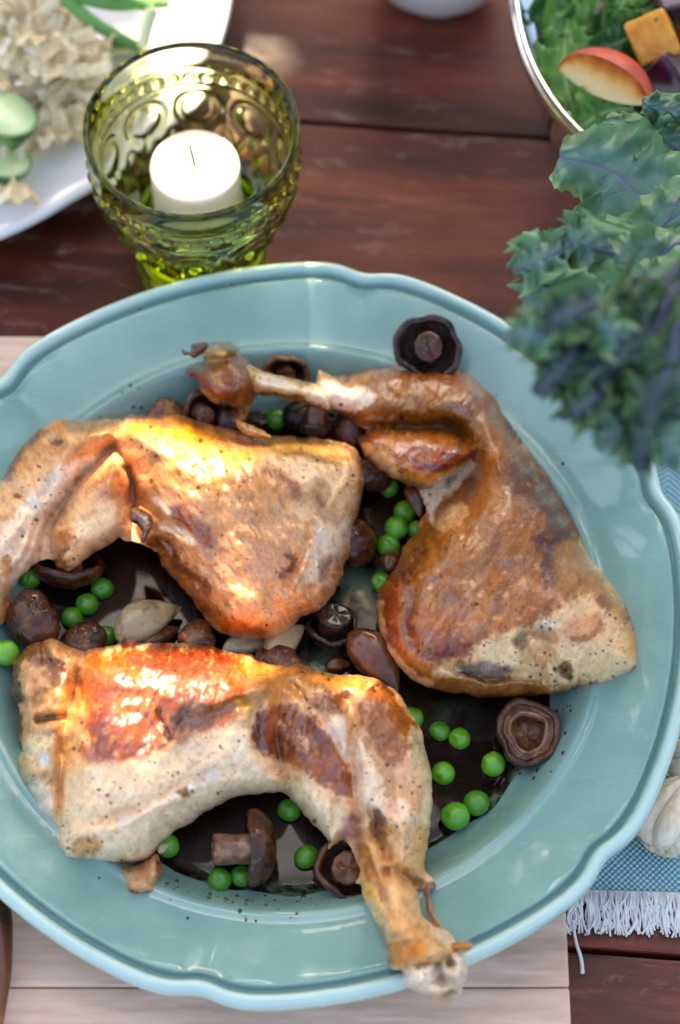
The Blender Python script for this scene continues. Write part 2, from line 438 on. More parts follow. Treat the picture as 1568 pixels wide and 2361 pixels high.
def build_piece(name, outline, lobes, creases, zctl, base, paints, seed, parent, step=2.5, rag=2.2, hb=0.012, fibre=(0, 3.0), mat=None, gloss0=0.4, nz=1.0, mottle=1.0, closed_sub=5):
    P = crom(outline, closed_sub, True)
    # ragged outline
    L = np.cumsum(np.r_[0, np.linalg.norm(np.diff(P, axis=0), axis=1)])
    nrm = np.roll(P, -1, 0) - np.roll(P, 1, 0); nrm = np.stack([nrm[:, 1], -nrm[:, 0]], 1); nrm /= np.linalg.norm(nrm, axis=1)[:, None] + 1e-9
    P = P + nrm * (rag * (fbm(L, L * 0, 14, 3, seed + 50)))[:, None]
    x0, y0 = P.min(0) - 2 * step; x1, y1 = P.max(0) + 2 * step
    gx = np.arange(x0, x1, step); gy = np.arange(y0, y1, step)
    U, Vv = np.meshgrid(gx, gy, indexing='ij')
    ins = in_poly(U, Vv, P)
    d, bx, by, _ = seg_dist(U, Vv, P, True, True)
    # heights in metres towards the viewer
    wx = 5 * fbm(U, Vv, 45, 3, seed + 11); wy = 5 * fbm(U, Vv, 45, 3, seed + 12)
    H = np.zeros_like(U)
    K = 900.0
    acc = np.zeros_like(U)
    for lb in lobes:
        pl = crom(lb['p'], 4, True)
        sd = sd_poly(U + wx, Vv + wy, pl)
        h = lb.get('z', 0) + lb['h'] * (1.12 * prof(sd / lb['w']) ** 1.45 if lb['w'] > 90 else prof(sd / lb['w']) ** 1.15)
        if lb.get('tilt'): h = h + (lb['tilt'][0] * (U - np.mean(pl[:, 0])) + lb['tilt'][1] * (Vv - np.mean(pl[:, 1]))) * (sd > 0) * prof(sd / lb['w'])
        h = np.where(sd > 0, h, 0)
        h = blur(h, .75 * lb.get('s', 5) / step)
        acc = np.maximum(acc, h) if lb.get('hard') else np.log(np.exp(np.minimum(acc * K, 600)) + np.exp(np.minimum(h * K, 600)) - 1) / K
    H = acc
    for cr in creases:
        dd = seg_dist(U + wx, Vv + wy, crom(cr['p'], 4), closed=False)
        H = H + 1.3 * cr['d'] * np.exp(-0.5 * (dd / cr['w']) ** 2)
    ed = prof(np.clip(d / 40, 0, 1))
    H = H + nz * ed * (0.0022 * fbm(U, Vv, 70, 3, seed + 1) + 0.0007 * fbm(U, Vv, 22, 3, seed + 2, fibre[0], fibre[1]) + 0.00022 * fbm(U, Vv, 8, 3, seed + 3, fibre[0], fibre[1] * 0.7))
    H = np.maximum(H, 0.0006) * prof(np.clip(d / 36, 0.0, 1)) + 0.0
    # colour
    C = np.ones(U.shape + (3,)) * base
    G = np.full(U.shape, gloss0)
    wpx = 5 * fbm(U, Vv, 30, 4, seed + 21); wpy = 5 * fbm(U, Vv, 30, 4, seed + 22)
    nA = fbm(U, Vv, 36, 5, seed + 31, fibre[0], fibre[1] * 0.45, 0.6); nB = fbm(U, Vv, 13, 4, seed + 32, fibre[0], fibre[1] * 0.45, 0.65)
    for pt in paints:
        col = hx(pt['c']); soft = .65 * pt.get('soft', 25)
        if 'e' in pt:
            ex, ey, rx, ry, an = pt['e']; c_, s_ = math.cos(math.radians(an)), math.sin(math.radians(an))
            uu = ((U + wpx - ex) * c_ + (Vv + wpy - ey) * s_) / rx; vv = (-(U + wpx - ex) * s_ + (Vv + wpy - ey) * c_) / ry
            mk = (1 - np.sqrt(uu * uu + vv * vv)) * min(rx, ry)
        elif 'line' in pt:
            mk = pt['wd'] - seg_dist(U + wpx * .6, Vv + wpy * .6, crom(pt['line'], 4), closed=False)
        else:
            mk = sd_poly(U + wpx, Vv + wpy, crom(pt['p'], 4, True))
        k = pt.get('n', 0.85)
        a = sstep(-soft, soft, mk + soft * k * (1.1 * nA + 0.8 * nB)) * pt.get('a', 1.0)
        C = C * (1 - a[..., None]) + col * a[..., None]
        if 'g' in pt: G = G * (1 - a) + pt['g'] * a
    lum = C @ np.array([.35, .45, .2]); dk = np.clip((0.52 - lum) / 0.40, 0, 1)
    nC = fbm(U, Vv, 7, 3, seed + 33, fibre[0], 1.8, 0.6)
    mo = 1 + mottle * (0.35 + 0.75 * dk) * (0.24 * nA + 0.34 * nB + 0.24 * nC)
    warm = np.clip(1 - mo, -0.4, 0.6)[..., None] * np.array([0.68, 1.0, 1.2])
    C = np.clip(C * (1 - warm * 1.15), 0.004, 0.95)
    # seared flecks where browned, pale blisters between them
    sear = sstep(.18, .62, .75 * nB + .55 * nC + .25 * nA) * dk * mottle * .75
    C = C * (1 - sear[..., None] * np.array([.45, .68, .78]))
    blis = sstep(.25, .7, -.7 * nB - .6 * nC) * dk * mottle * .45
    C = C * (1 - blis[..., None]) + np.array([.66, .42, .26]) * blis[..., None]
    rust = sstep(.34, .6, .8 * nB + .5 * fbm(U, Vv, 9, 3, seed + 37)) * (1 - dk) * mottle * .42 * sstep(-.2, .4, nA)
    C = C * (1 - rust[..., None]) + np.array([.36, .15, .05]) * rust[..., None]
    nS = fbm(U, Vv, 9, 3, seed + 71, fibre[0], 5.0, .6)
    C = C * (1 + (.05 + .07 * dk * mottle)[..., None] * nS[..., None] * np.array([.8, 1.0, 1.1]))
    lum = C @ np.array([.35, .45, .2]); C = np.clip(C, .004, 1) * (.58 + .50 * sstep(.12, .5, lum))[..., None]
    C = C * (1 - (.62 * dk + .06)[..., None] * np.array([-.10, .03, .34]))
    C = C ** 1.05; lm_ = (C @ np.array([.3, .5, .2]))[..., None]; C = np.clip(lm_ + (C - lm_) * (1.04 + .18 * dk[..., None]), .004, .95)
    G = np.clip(G * (1 + .9 * fbm(U, Vv, 24, 3, seed + 61)), 0, 1.2)
    rsd = np.random.RandomState(seed + 5); nd = int(ins.sum() / 150)
    ii = np.argwhere(ins); pick = ii[rsd.randint(0, len(ii), nd)]
    den = sstep(-.5, .4, fbm(U, Vv, 80, 2, seed + 43))
    for (pi, pj) in pick:
        if rsd.rand() > den[pi, pj]: continue
        rp = rsd.choice([1.6, 2.2, 2.8, 3.6, 5.0], p=[.3, .3, .22, .13, .05]); k_ = int(rp / step) + 2
        i0, i1, j0, j1 = max(pi - k_, 0), pi + k_ + 1, max(pj - k_, 0), pj + k_ + 1
        rr_ = np.hypot(U[i0:i1, j0:j1] - U[pi, pj], (Vv[i0:i1, j0:j1] - Vv[pi, pj]) * rsd.uniform(.8, 1.6))
        a_ = (.85 * sstep(rp + 1.4, rp - .6, rr_))[..., None]
        C[i0:i1, j0:j1] = C[i0:i1, j0:j1] * (1 - a_) + hx(rsd.choice(['2a1008', '4a1c0c', '5e2810', '1c0e0a'])) * a_
    # mid sheet
    wsum = 0; z = 0
    for (cx, cy, cz) in zctl:
        q = 1 / (((U - cx) ** 2 + (Vv - cy) ** 2) / 1e4 + 0.02) ** 1.5; wsum = wsum + q; z = z + q * cz
    Z = z / wsum
    # quads whose four corners are inside or just outside; snap outside ones to the outline
    q_in = ins[:-1, :-1].astype(int) + ins[1:, :-1] + ins[:-1, 1:] + ins[1:, 1:]
    qs = np.argwhere(q_in >= 2)
    idx = -np.ones(U.shape, int); used = np.zeros(U.shape, bool)
    for a_, b_ in ((0, 0), (1, 0), (0, 1), (1, 1)): used[qs[:, 0] + a_, qs[:, 1] + b_] = True
    # boundary = used vertices that touch a missing quad
    qm = np.zeros((U.shape[0] + 1, U.shape[1] + 1), int); qm[1:-1, 1:-1] = (q_in >= 2)
    cnt = qm[:-1, :-1] + qm[1:, :-1] + qm[:-1, 1:] + qm[1:, 1:]
    bnd = used & (cnt < 4)
    idx[used] = np.arange(used.sum())
    u = np.where(bnd, bx, U)[used]; vv = np.where(bnd, by, Vv)[used]
    hh = np.where(bnd, 0.0, H)[used]; zz = Z[used]; isb = bnd[used]
    Bp = at(u, vv, zz); dr = CAM - Bp; dr /= np.linalg.norm(dr, axis=1)[:, None]
    top = Bp + dr * hh[:, None]
    nT = len(top)
    inner = np.where(~isb)[0]
    bi = np.arange(nT); bi[inner] = nT + np.arange(len(inner))
    dd = d[used]
    dn = Bp[inner] - dr[inner] * (hb * prof(np.clip(dd[inner] / 45, 0, 1)))[:, None]
    VV = np.concatenate([top, dn])
    F = []
    for i, j in qs:
        a_, b_, c_, e_ = idx[i, j], idx[i + 1, j], idx[i + 1, j + 1], idx[i, j + 1]
        F.append((a_, e_, c_, b_)); F.append((bi[a_], bi[b_], bi[c_], bi[e_]))
    colr = C[used]; gls = G[used]
    o = mesh_obj(name, VV - np.array(parent.location), F, mat or M_CHICK, parent, attrs={'skin': np.concatenate([colr, colr[inner]]), 'gloss': np.concatenate([gls, gls[inner]])})
    return o
PALE = hx('dcb48c')
# --- the leg at the far left
t1 = at(420, 1200, 0.022)
ck1 = empty('chicken_leg', tuple(t1)); tag(ck1, 'roasted chicken leg at the left edge, drumstick bent down towards the round brown mushroom', 'chicken leg', 'roasted chicken legs on the plate')
out1 = [(-40, 1190), (-16, 1140)] + cA([(0, 600), (60, 490), (110, 410), (200, 290), (300, 200), (400, 140), (500, 120), (620, 130), (730, 130), (860, 110), (940, 105), (1010, 72), (1060, 90), (1200, 92)]) + \
    cB([(0, 622), (60, 640), (150, 665), (260, 690), (340, 710), (430, 735), (560, 765), (700, 765), (860, 770), (1000, 780), (1100, 795), (1180, 830), (1215, 850), (1240, 900), (1262, 980), (1265, 1080), (1250, 1180), (1230, 1260), (1222, 1320), (1205, 1350), (1200, 1450), (1190, 1520), (1150, 1600), (1125, 1650)]) + \
    c5([(1530, 220), (1500, 290), (1440, 370), (1390, 390), (1340, 412), (1290, 460), (1230, 500), (1180, 510), (1100, 503), (1000, 485), (955, 455), (900, 390), (850, 320), (790, 250), (730, 190), (705, 120)]) + \
    cA([(1180, 1135), (1120, 1090), (1040, 1060), (960, 1045), (915, 1030), (850, 1075), (700, 1160), (600, 1240), (540, 1280), (480, 1270), (430, 1240), (400, 1195), (340, 1190), (260, 1240), (200, 1290), (140, 1360), (85, 1460), (70, 1560), (40, 1640), (0, 1690)]) + [(-30, 1450), (-55, 1400), (-60, 1300)]
thigh1 = cA([(860, 350), (840, 200), (870, 60), (1010, 30), (1200, 50)]) + cB([(0, 590), (340, 670), (700, 720), (1110, 740), (1270, 860), (1310, 1080), (1260, 1350), (1220, 1520), (1160, 1700)]) + c5([(1560, 230), (1480, 400), (1350, 480), (1200, 550), (980, 520), (880, 420), (760, 260), (680, 150)]) + cA([(1150, 1120), (1050, 950), (1000, 700), (960, 500)])
calf1 = [(-60, 1200)] + cA([(0, 560), (150, 300), (350, 110), (600, 90), (900, 80), (960, 250), (900, 360), (760, 480), (600, 640), (480, 800), (400, 950), (330, 1200), (200, 1330), (60, 1500), (30, 1680)]) + [(-60, 1450)]
flap1 = cA([(1150, 1120), (1240, 930), (1330, 900), (1480, 1000), (1568, 1200)]) + c5([(850, 100), (1000, 250), (1200, 420), (1230, 480), (1100, 520), (960, 470), (850, 330), (720, 200)])
drum1 = cA([(900, 330), (970, 420), (1000, 560), (1000, 880), (930, 1020), (700, 1170), (540, 1290), (420, 1250), (400, 1080), (410, 920), (500, 740), (690, 490), (800, 380)])
ck = dict(
 lobes=[dict(p=calf1, h=.017, w=85, s=6), dict(p=thigh1, h=.034, w=150, s=9, tilt=(0, -0.00003)), dict(p=drum1, h=.0245, w=62, s=2.2, z=.004),
        dict(p=cA([(480, 130), (900, 100), (950, 300), (820, 370), (600, 480), (420, 640), (330, 560), (380, 300)]), h=.023, w=60, s=6)],
 creases=[dict(p=cA([(860, 380), (640, 600), (480, 800), (380, 960), (330, 1150)]), w=15, d=-.0055), dict(p=cA([(470, 300), (420, 520), (330, 700)]), w=7, d=-.0025),
          dict(p=cA([(1000, 640), (1060, 720), (1150, 800), (1260, 900), (1400, 990)]), w=9, d=-.003), dict(p=cA([(1240, 1010), (1300, 1110), (1340, 1240), (1480, 1330), (1560, 1450)]), w=8, d=-.0025),
          dict(p=cB([(960, 1100), (930, 1200), (1000, 1290), (1100, 1340)]), w=9, d=-.004), dict(p=cB([(930, 1380), (900, 1480), (800, 1640), (740, 1764)]), w=9, d=-.0022), dict(p=cB([(900, 1500), (870, 1620), (800, 1764)]), w=7, d=.0016),
          dict(p=cB([(1180, 900), (1150, 1020), (1080, 1140), (1010, 1230)]), w=8, d=.0018), dict(p=cA([(980, 500), (1000, 640), (990, 800), (1000, 900)]), w=7, d=-.005),
          dict(p=cA([(150, 1000), (90, 1110), (40, 1200)]), w=8, d=-.003), dict(p=cA([(300, 900), (230, 1080), (150, 1250)]), w=6, d=-.002), dict(p=cA([(200, 850), (100, 1000), (0, 1120)]), w=7, d=.0015),
          dict(p=cB([(600, 860), (800, 900), (1000, 960)]), w=14, d=.0018), dict(p=cA([(1000, 80), (1080, 150), (1150, 260)]), w=8, d=-.0016), dict(p=cB([(450, 1400), (500, 1420), (520, 1440)]), w=7, d=.0022)],
 zctl=[(0, 1250, .044), (150, 1050, .043), (30, 1400, .036), (300, 1250, .038), (420, 1200, .040), (600, 1050, .040), (780, 1200, .036), (640, 1470, .034), (420, 1350, .034)],
 base=hx('d8ab80'),
 paints=[
  dict(p=thigh1, c='d59a6c', a=.9, soft=20, g=.7),
  dict(p=cB([(-100, 850), (0, 660), (330, 760), (560, 900), (760, 1100), (800, 1300), (500, 1350), (200, 1150), (0, 1200), (-150, 1100)]), c='cb8a4c', a=.7, soft=40, g=.9),
  dict(p=cB([(-250, 650), (0, 630), (250, 720), (150, 800), (-100, 760), (-300, 740)]), c='d38c34', a=.8, soft=22, g=1),
  dict(p=cB([(300, 1300), (700, 1150), (850, 1400), (800, 1600), (600, 1764), (300, 1600)]), c='cf9a6c', a=.8, soft=45),
  dict(p=cB([(620, 900), (1180, 860), (1240, 1100), (1180, 1400), (950, 1500), (850, 1250), (760, 1050)]), c='e0bd92', a=.85, soft=35, g=.5),
  dict(p=cB([(950, 1350), (1180, 1350), (1120, 1600), (1000, 1764), (800, 1760), (900, 1550)]), c='cfc2ad', a=.7, soft=22),
  dict(p=cB([(560, 790), (800, 780), (1000, 830), (1150, 900), (1050, 960), (800, 900), (620, 860)]), c='9a8052', a=.8, soft=16, g=.5),
  dict(line=cB([(620, 1000), (760, 1060), (820, 1160)]), wd=13, c='a1502c', a=.75, soft=14),
  dict(line=cB([(0, 1250), (80, 1330), (180, 1400), (230, 1480)]), wd=18, c='a04a1e', a=.85, soft=16, g=.9),
  dict(line=cB([(740, 1560), (800, 1620), (700, 1700)]), wd=9, c='8a3f26', a=.8, soft=11),
  dict(line=cA([(1200, 1060), (1290, 1110), (1330, 1240), (1440, 1320), (1560, 1420)]), wd=16, c='8a4422', a=.85, soft=15, g=.9),
  dict(line=cA([(1230, 1200), (1330, 1330), (1480, 1450), (1568, 1540)]), wd=18, c='c07028', a=.8, soft=16, g=.9),
  dict(line=c5([(900, 330), (1000, 430), (1100, 460), (1180, 470)]), wd=16, c='b06028', a=.8, soft=18, g=.9),
  dict(line=cA([(1180, 720), (1250, 790), (1300, 830)]), wd=7, c='e8dcc8', a=.8, soft=8), dict(line=cA([(1240, 950), (1400, 990), (1480, 1060)]), wd=8, c='e6d8c0', a=.85, soft=8),
  dict(p=cB([(950, 1620), (1050, 1560), (1040, 1680), (960, 1740)]), c='8d7a7c', a=.7, soft=10), dict(p=cB([(930, 1180), (1010, 1120), (1040, 1180), (980, 1260)]), c='8d6a5c', a=.6, soft=10),
  dict(p=cA([(850, 380), (650, 580), (480, 790), (370, 900), (250, 1080), (0, 1260), (0, 1000), (240, 700), (430, 520), (700, 400)]), c='eadccb', a=.9, soft=20, g=.25),
  dict(p=cA([(0, 950), (250, 850), (370, 950), (330, 1180), (150, 1330), (0, 1560)]), c='e9d2b8', a=.8, soft=20, g=.3),
  dict(p=cA([(60, 560), (260, 230), (500, 140), (470, 330), (330, 430), (200, 520)]), c='c98a4a', a=.8, soft=26, g=.6),
  dict(line=cA([(40, 560), (110, 420), (220, 290), (300, 210)]), wd=9, c='7c3f1c', a=.8, soft=12),
  dict(p=cA([(560, 260), (850, 210), (880, 300), (760, 340), (560, 420)]), c='bd824e', a=.6, soft=20),
  dict(p=cA([(520, 140), (760, 140), (900, 200), (700, 230), (540, 220)]), c='a7854a', a=.7, soft=16),
  dict(e=(38, 1145, 12, 8, 0), c='8f4a1e', a=.85, soft=5), dict(e=(130, 1018, 12, 8, 20), c='6a2f18', a=.8, soft=6),
  dict(p=drum1, c='e0b083', a=.95, soft=8, g=.45),
  dict(p=cA([(720, 560), (930, 480), (960, 700), (900, 740), (760, 720)]), c='cf8152', a=.8, soft=26, g=.6), dict(p=cA([(430, 1000), (520, 960), (620, 1060), (520, 1140), (430, 1180)]), c='b46a34', a=.85, soft=12),
  dict(e=(176, 1252, 14, 6, -25), c='552414', a=.9, soft=5), dict(p=cA([(640, 900), (960, 780), (960, 950), (700, 1120), (560, 1220)]), c='ead0a8', a=.7, soft=26),
  dict(line=cA([(420, 1100), (440, 1200), (500, 1250)]), wd=9, c='b06a30', a=.7, soft=10), dict(line=cA([(900, 520), (930, 650), (860, 700)]), wd=10, c='b4543a', a=.5, soft=14),
  dict(p=cA([(0, 1190), (90, 1180), (100, 1290), (30, 1320), (0, 1320)]), c='c98c58', a=.8, soft=8), dict(p=cA([(0, 1400), (90, 1400), (60, 1600), (0, 1700)]), c='d09a62', a=.8, soft=14)],
 fibre=(62, 3.0), seed=100)
build_piece('meat', out1, parent=ck1, **ck)
# dark crisp scrap of skin in the fold
build_piece('skin_scrap', cA([(1000, 790), (1060, 800), (1150, 850), (1175, 930), (1140, 990), (1115, 1050), (1090, 1070), (1075, 1030), (1085, 990), (1050, 930), (1000, 900), (990, 840)]),
            [dict(p=cA([(980, 780), (1080, 780), (1190, 850), (1190, 950), (1120, 1080), (1060, 1060), (1060, 980), (980, 900)]), h=.006, w=14, s=2)], [], [(320, 1210, .062)], hx('6a3018'), [], 140, ck1, step=2.0, rag=1.5, hb=.004, gloss0=.9, nz=.5)

# --- the leg at the right
t2 = at(1170, 1300, 0.022)
ck2 = empty('chicken_leg', tuple(t2)); tag(ck2, 'roasted chicken leg on the right, bare drumstick bone pointing left', 'chicken leg', 'roasted chicken legs on the plate')
out2 = cB([(950, 330), (1020, 350), (1090, 360), (1150, 352), (1220, 345), (1330, 315), (1400, 310), (1500, 290)]) + cE([(240, 80), (330, 82), (430, 88), (520, 95), (580, 105), (630, 130), (670, 175), (720, 215), (760, 280), (790, 340), (830, 390), (870, 440), (910, 500), (950, 560), (985, 610), (1025, 640), (1050, 690), (1075, 740), (1105, 790), (1130, 850), (1160, 910), (1180, 970), (1210, 1020), (1260, 1085), (1310, 1150), (1370, 1210), (1410, 1280), (1445, 1350), (1465, 1420), (1482, 1500), (1480, 1600), (1465, 1640), (1400, 1670), (1320, 1700), (1240, 1715), (1160, 1715), (1100, 1735), (1040, 1750), (960, 1752), (860, 1770), (740, 1770), (640, 1765), (540, 1745), (450, 1735), (380, 1710), (320, 1680), (260, 1630), (215, 1580), (185, 1530), (160, 1470), (140, 1400), (130, 1320), (135, 1250), (160, 1190), (200, 1140), (240, 1080), (265, 1010), (300, 960), (340, 920), (345, 880), (360, 850), (385, 820), (372, 770), (350, 730), (325, 695), (270, 680), (200, 640), (130, 590), (80, 550), (50, 500), (32, 460), (45, 430), (80, 405)]) + \
    cB([(1250, 700), (1190, 680), (1150, 640), (1080, 610), (1020, 585), (970, 565)])
shank2 = cB([(850, 300), (1000, 330), (1150, 330), (1400, 280), (1600, 270)]) + cE([(420, 60), (600, 90), (700, 170), (780, 300), (800, 420), (700, 500), (560, 420), (330, 390), (100, 400), (0, 330)]) + cB([(1250, 720), (1150, 660), (1000, 590), (850, 560), (800, 440)])
lobe2 = cE([(32, 460), (50, 420), (140, 380), (300, 390), (430, 400), (560, 430), (650, 520), (640, 570), (560, 610), (480, 660), (380, 690), (270, 685), (130, 595), (60, 530)])
thigh2 = cE([(560, 380), (700, 180), (800, 330), (980, 590), (1130, 830), (1270, 1080), (1430, 1290), (1500, 1480), (1490, 1640), (1240, 1730), (960, 1770), (700, 1790), (430, 1750), (230, 1640), (120, 1420), (130, 1220), (260, 1020), (380, 880), (480, 780), (600, 650)])
tongue2 = cE([(420, 880), (450, 780), (540, 690), (610, 640), (620, 560), (560, 600), (400, 690), (350, 720), (390, 830)])
ck = dict(
 lobes=[dict(p=shank2, h=.019, w=62, s=7), dict(p=thigh2, h=.033, w=150, s=9), dict(p=lobe2, h=.021, w=48, s=2.2, z=.006, hard=False),
        dict(p=cE([(360, 200), (620, 120), (760, 330), (760, 480), (640, 500), (520, 400), (300, 370)]), h=.024, w=70, s=7)],
 creases=[dict(p=cE([(90, 395), (200, 385), (380, 395), (470, 380), (560, 390)]), w=8, d=-.0045), dict(p=cE([(640, 540), (560, 620), (470, 690), (400, 780)]), w=10, d=-.004), dict(p=cE([(430, 890), (520, 850), (580, 770), (620, 660)]), w=7, d=-.003),
          dict(p=cE([(250, 1120), (330, 1180), (300, 1330), (310, 1480), (380, 1560), (600, 1520)]), w=9, d=-.0018), dict(p=cE([(420, 980), (330, 1060), (300, 1160)]), w=9, d=-.0022),
          dict(p=cE([(480, 1590), (600, 1640), (720, 1670), (840, 1650), (960, 1670)]), w=8, d=-.005), dict(p=cE([(840, 1490), (900, 1430), (980, 1420), (1030, 1480)]), w=8, d=-.004), dict(p=cE([(1000, 1520), (1040, 1600), (1090, 1660)]), w=8, d=-.0035), dict(p=cE([(880, 1500), (900, 1580), (960, 1640), (1000, 1700)]), w=7, d=-.003),
          dict(p=cE([(930, 1500), (980, 1560), (1030, 1640)]), w=12, d=.002), dict(p=cE([(700, 240), (820, 420), (900, 560), (1010, 720)]), w=12, d=-.002), dict(p=cE([(760, 560), (900, 640), (1000, 800), (1060, 960)]), w=16, d=.0022),
          dict(p=cE([(1070, 1000), (1100, 1150), (1190, 1280)]), w=18, d=-.0025), dict(p=cE([(200, 250), (330, 230), (420, 300)]), w=14, d=.002), dict(p=cE([(100, 320), (240, 330), (330, 340)]), w=8, d=-.002)],
 zctl=[(700, 880, .045), (850, 900, .040), (1080, 900, .042), (900, 1050, .040), (1150, 1250, .040), (950, 1400, .035), (1150, 1600, .034), (1440, 1500, .036), (1300, 1250, .038)],
 base=hx('b5763f'),
 paints=[
  dict(p=thigh2, c='b07040', a=.9, soft=20, g=.55),
  dict(p=cE([(350, 1150), (560, 850), (760, 700), (980, 780), (1040, 1000), (900, 1250), (600, 1400), (380, 1420)]), c='b87848', a=.7, soft=50, g=.85),
  dict(p=cE([(850, 560), (980, 620), (1100, 800), (1170, 980), (1120, 1120), (1000, 1000), (940, 820), (800, 660)]), c='74401e', a=.85, soft=26, g=.5),
  dict(line=cE([(980, 960), (1010, 1060), (1020, 1160)]), wd=18, c='6a2a14', a=.8, soft=16, g=1),
  dict(p=cE([(1050, 1000), (1180, 1000), (1350, 1230), (1300, 1280), (1150, 1270), (1060, 1180)]), c='c08c55', a=.8, soft=22, g=.5),
  dict(p=cE([(400, 1350), (500, 1270), (760, 1280), (960, 1200), (1040, 1250), (900, 1350), (620, 1480), (420, 1480)]), c='bf8058', a=.7, soft=28, g=.6),
  dict(line=cE([(310, 1420), (340, 1520), (420, 1555), (600, 1510)]), wd=14, c='7a2c18', a=.9, soft=14, g=.9),
  dict(p=cE([(320, 1440), (500, 1420), (600, 1480), (480, 1540), (360, 1530)]), c='a85f48', a=.7, soft=14, g=.8),
  dict(line=cE([(200, 1190), (190, 1300), (210, 1420), (250, 1500)]), wd=19, c='ac5424', a=.85, soft=14, g=.9),
  dict(line=cE([(270, 1140), (300, 1250), (290, 1380), (310, 1480)]), wd=9, c='7a3a22', a=.75, soft=11),
  dict(line=cE([(360, 1000), (320, 1080), (280, 1150)]), wd=12, c='74401f', a=.7, soft=13),
  dict(line=cE([(145, 1290), (150, 1420), (200, 1540), (290, 1640), (400, 1700)]), wd=10, c='e0b890', a=.85, soft=10, g=.3),
  dict(p=cE([(640, 1500), (900, 1400), (1090, 1270), (1250, 1280), (1440, 1420), (1480, 1600), (1330, 1690), (1100, 1710), (800, 1720), (500, 1680), (430, 1620), (600, 1560)]), c='dfc096', a=.9, soft=20, g=.3),
  dict(p=cE([(930, 1400), (1000, 1360), (1060, 1390), (1010, 1430)]), c='e4dccb', a=.85, soft=12), dict(p=cE([(540, 1590), (700, 1580), (830, 1620), (800, 1670), (620, 1660), (540, 1630)]), c='8f8a90', a=.9, soft=10, g=.3),
  dict(line=cE([(560, 1640), (680, 1670), (820, 1670)]), wd=5, c='4a3a40', a=.9, soft=6), dict(p=cE([(1080, 1400), (1260, 1350), (1280, 1440), (1160, 1490), (1080, 1460)]), c='c58a6c', a=.75, soft=18),
  dict(line=cE([(1140, 1470), (1230, 1460), (1270, 1390)]), wd=7, c='a05c38', a=.6, soft=8), dict(p=cE([(1060, 1610), (1100, 1590), (1130, 1670), (1080, 1660)]), c='5d4238', a=.8, soft=7),
  dict(p=cE([(830, 1490), (900, 1430), (1010, 1450), (1020, 1490), (900, 1480), (860, 1530)]), c='99867c', a=.8, soft=9), dict(p=cE([(900, 1500), (980, 1510), (1010, 1620), (940, 1600)]), c='c89a78', a=.7, soft=9),
  dict(line=cE([(470, 1700), (650, 1690), (900, 1700), (960, 1720)]), wd=13, c='a9713c', a=.85, soft=14, g=.6), dict(line=cE([(520, 1755), (740, 1770), (940, 1752)]), wd=6, c='3a2418', a=.75, soft=7),
  dict(line=cE([(1360, 1260), (1440, 1420), (1470, 1560)]), wd=22, c='c28f58', a=.8, soft=22), dict(p=cE([(1180, 960), (1260, 1100), (1210, 1060), (1170, 1000)]), c='c9b380', a=.8, soft=8), dict(line=cE([(1190, 1000), (1300, 1180), (1400, 1290)]), wd=8, c='cbb07c', a=.6, soft=9),
  dict(p=shank2, c='ac7040', a=.85, soft=14, g=.5),
  dict(p=cE([(200, 90), (430, 70), (620, 120), (700, 220), (760, 330), (640, 300), (400, 190), (220, 160)]), c='a9692f', a=.7, soft=24, g=.8), dict(p=cE([(230, 250), (320, 230), (340, 290), (240, 310)]), c='cfae84', a=.8, soft=12),
  dict(p=cE([(480, 220), (620, 190), (640, 240), (500, 260)]), c='b48a64', a=.5, soft=14), dict(p=cE([(400, 250), (640, 260), (700, 370), (620, 480), (480, 330)]), c='98632f', a=.6, soft=24, g=.8),
  dict(p=cE([(700, 180), (800, 330), (860, 460), (960, 600), (920, 600), (800, 480), (740, 340)]), c='94703e', a=.7, soft=12, g=.25), dict(line=cE([(800, 380), (840, 420), (870, 450)]), wd=10, c='5e2416', a=.8, soft=8),
  dict(p=cB([(950, 330), (1150, 430), (1340, 470), (1290, 590), (1100, 600), (950, 560)]), c='e6d6c4', a=.9, soft=12, g=.3), dict(p=cB([(860, 330), (1100, 360), (1300, 330), (1250, 400), (1000, 400)]), c='c39662', a=.8, soft=12),
  dict(line=cB([(1000, 570), (1100, 610), (1200, 660)]), wd=7, c='8a5230', a=.7, soft=9),
  dict(p=lobe2, c='c28048', a=.95, soft=7, g=.8), dict(p=cE([(40, 460), (80, 400), (140, 390), (160, 450), (80, 500)]), c='a9521e', a=.85, soft=12, g=.9), dict(p=cE([(220, 500), (440, 470), (620, 520), (600, 560), (440, 610), (320, 590)]), c='b2541c', a=.85, soft=20, g=1),
  dict(line=cE([(320, 570), (440, 605), (540, 580), (620, 540)]), wd=7, c='7a2a12', a=.85, soft=7), dict(line=cE([(160, 590), (290, 640), (430, 660), (560, 590)]), wd=11, c='d9a05e', a=.8, soft=10, g=.5), dict(p=cE([(70, 520), (140, 500), (230, 580), (290, 650), (190, 620)]), c='dcb284', a=.8, soft=12),
  dict(p=tongue2, c='e6d5bd', a=.95, soft=10, g=.35), dict(p=cE([(430, 900), (450, 830), (580, 770), (560, 870), (480, 920)]), c='dcae7e', a=.8, soft=10), dict(line=cE([(490, 690), (510, 660), (530, 650)]), wd=6, c='9c8f86', a=.8, soft=6)],
 fibre=(-62, 3.2), seed=200)
build_piece('meat', out2, parent=ck2, **ck)
M_BONE = M_CHICK
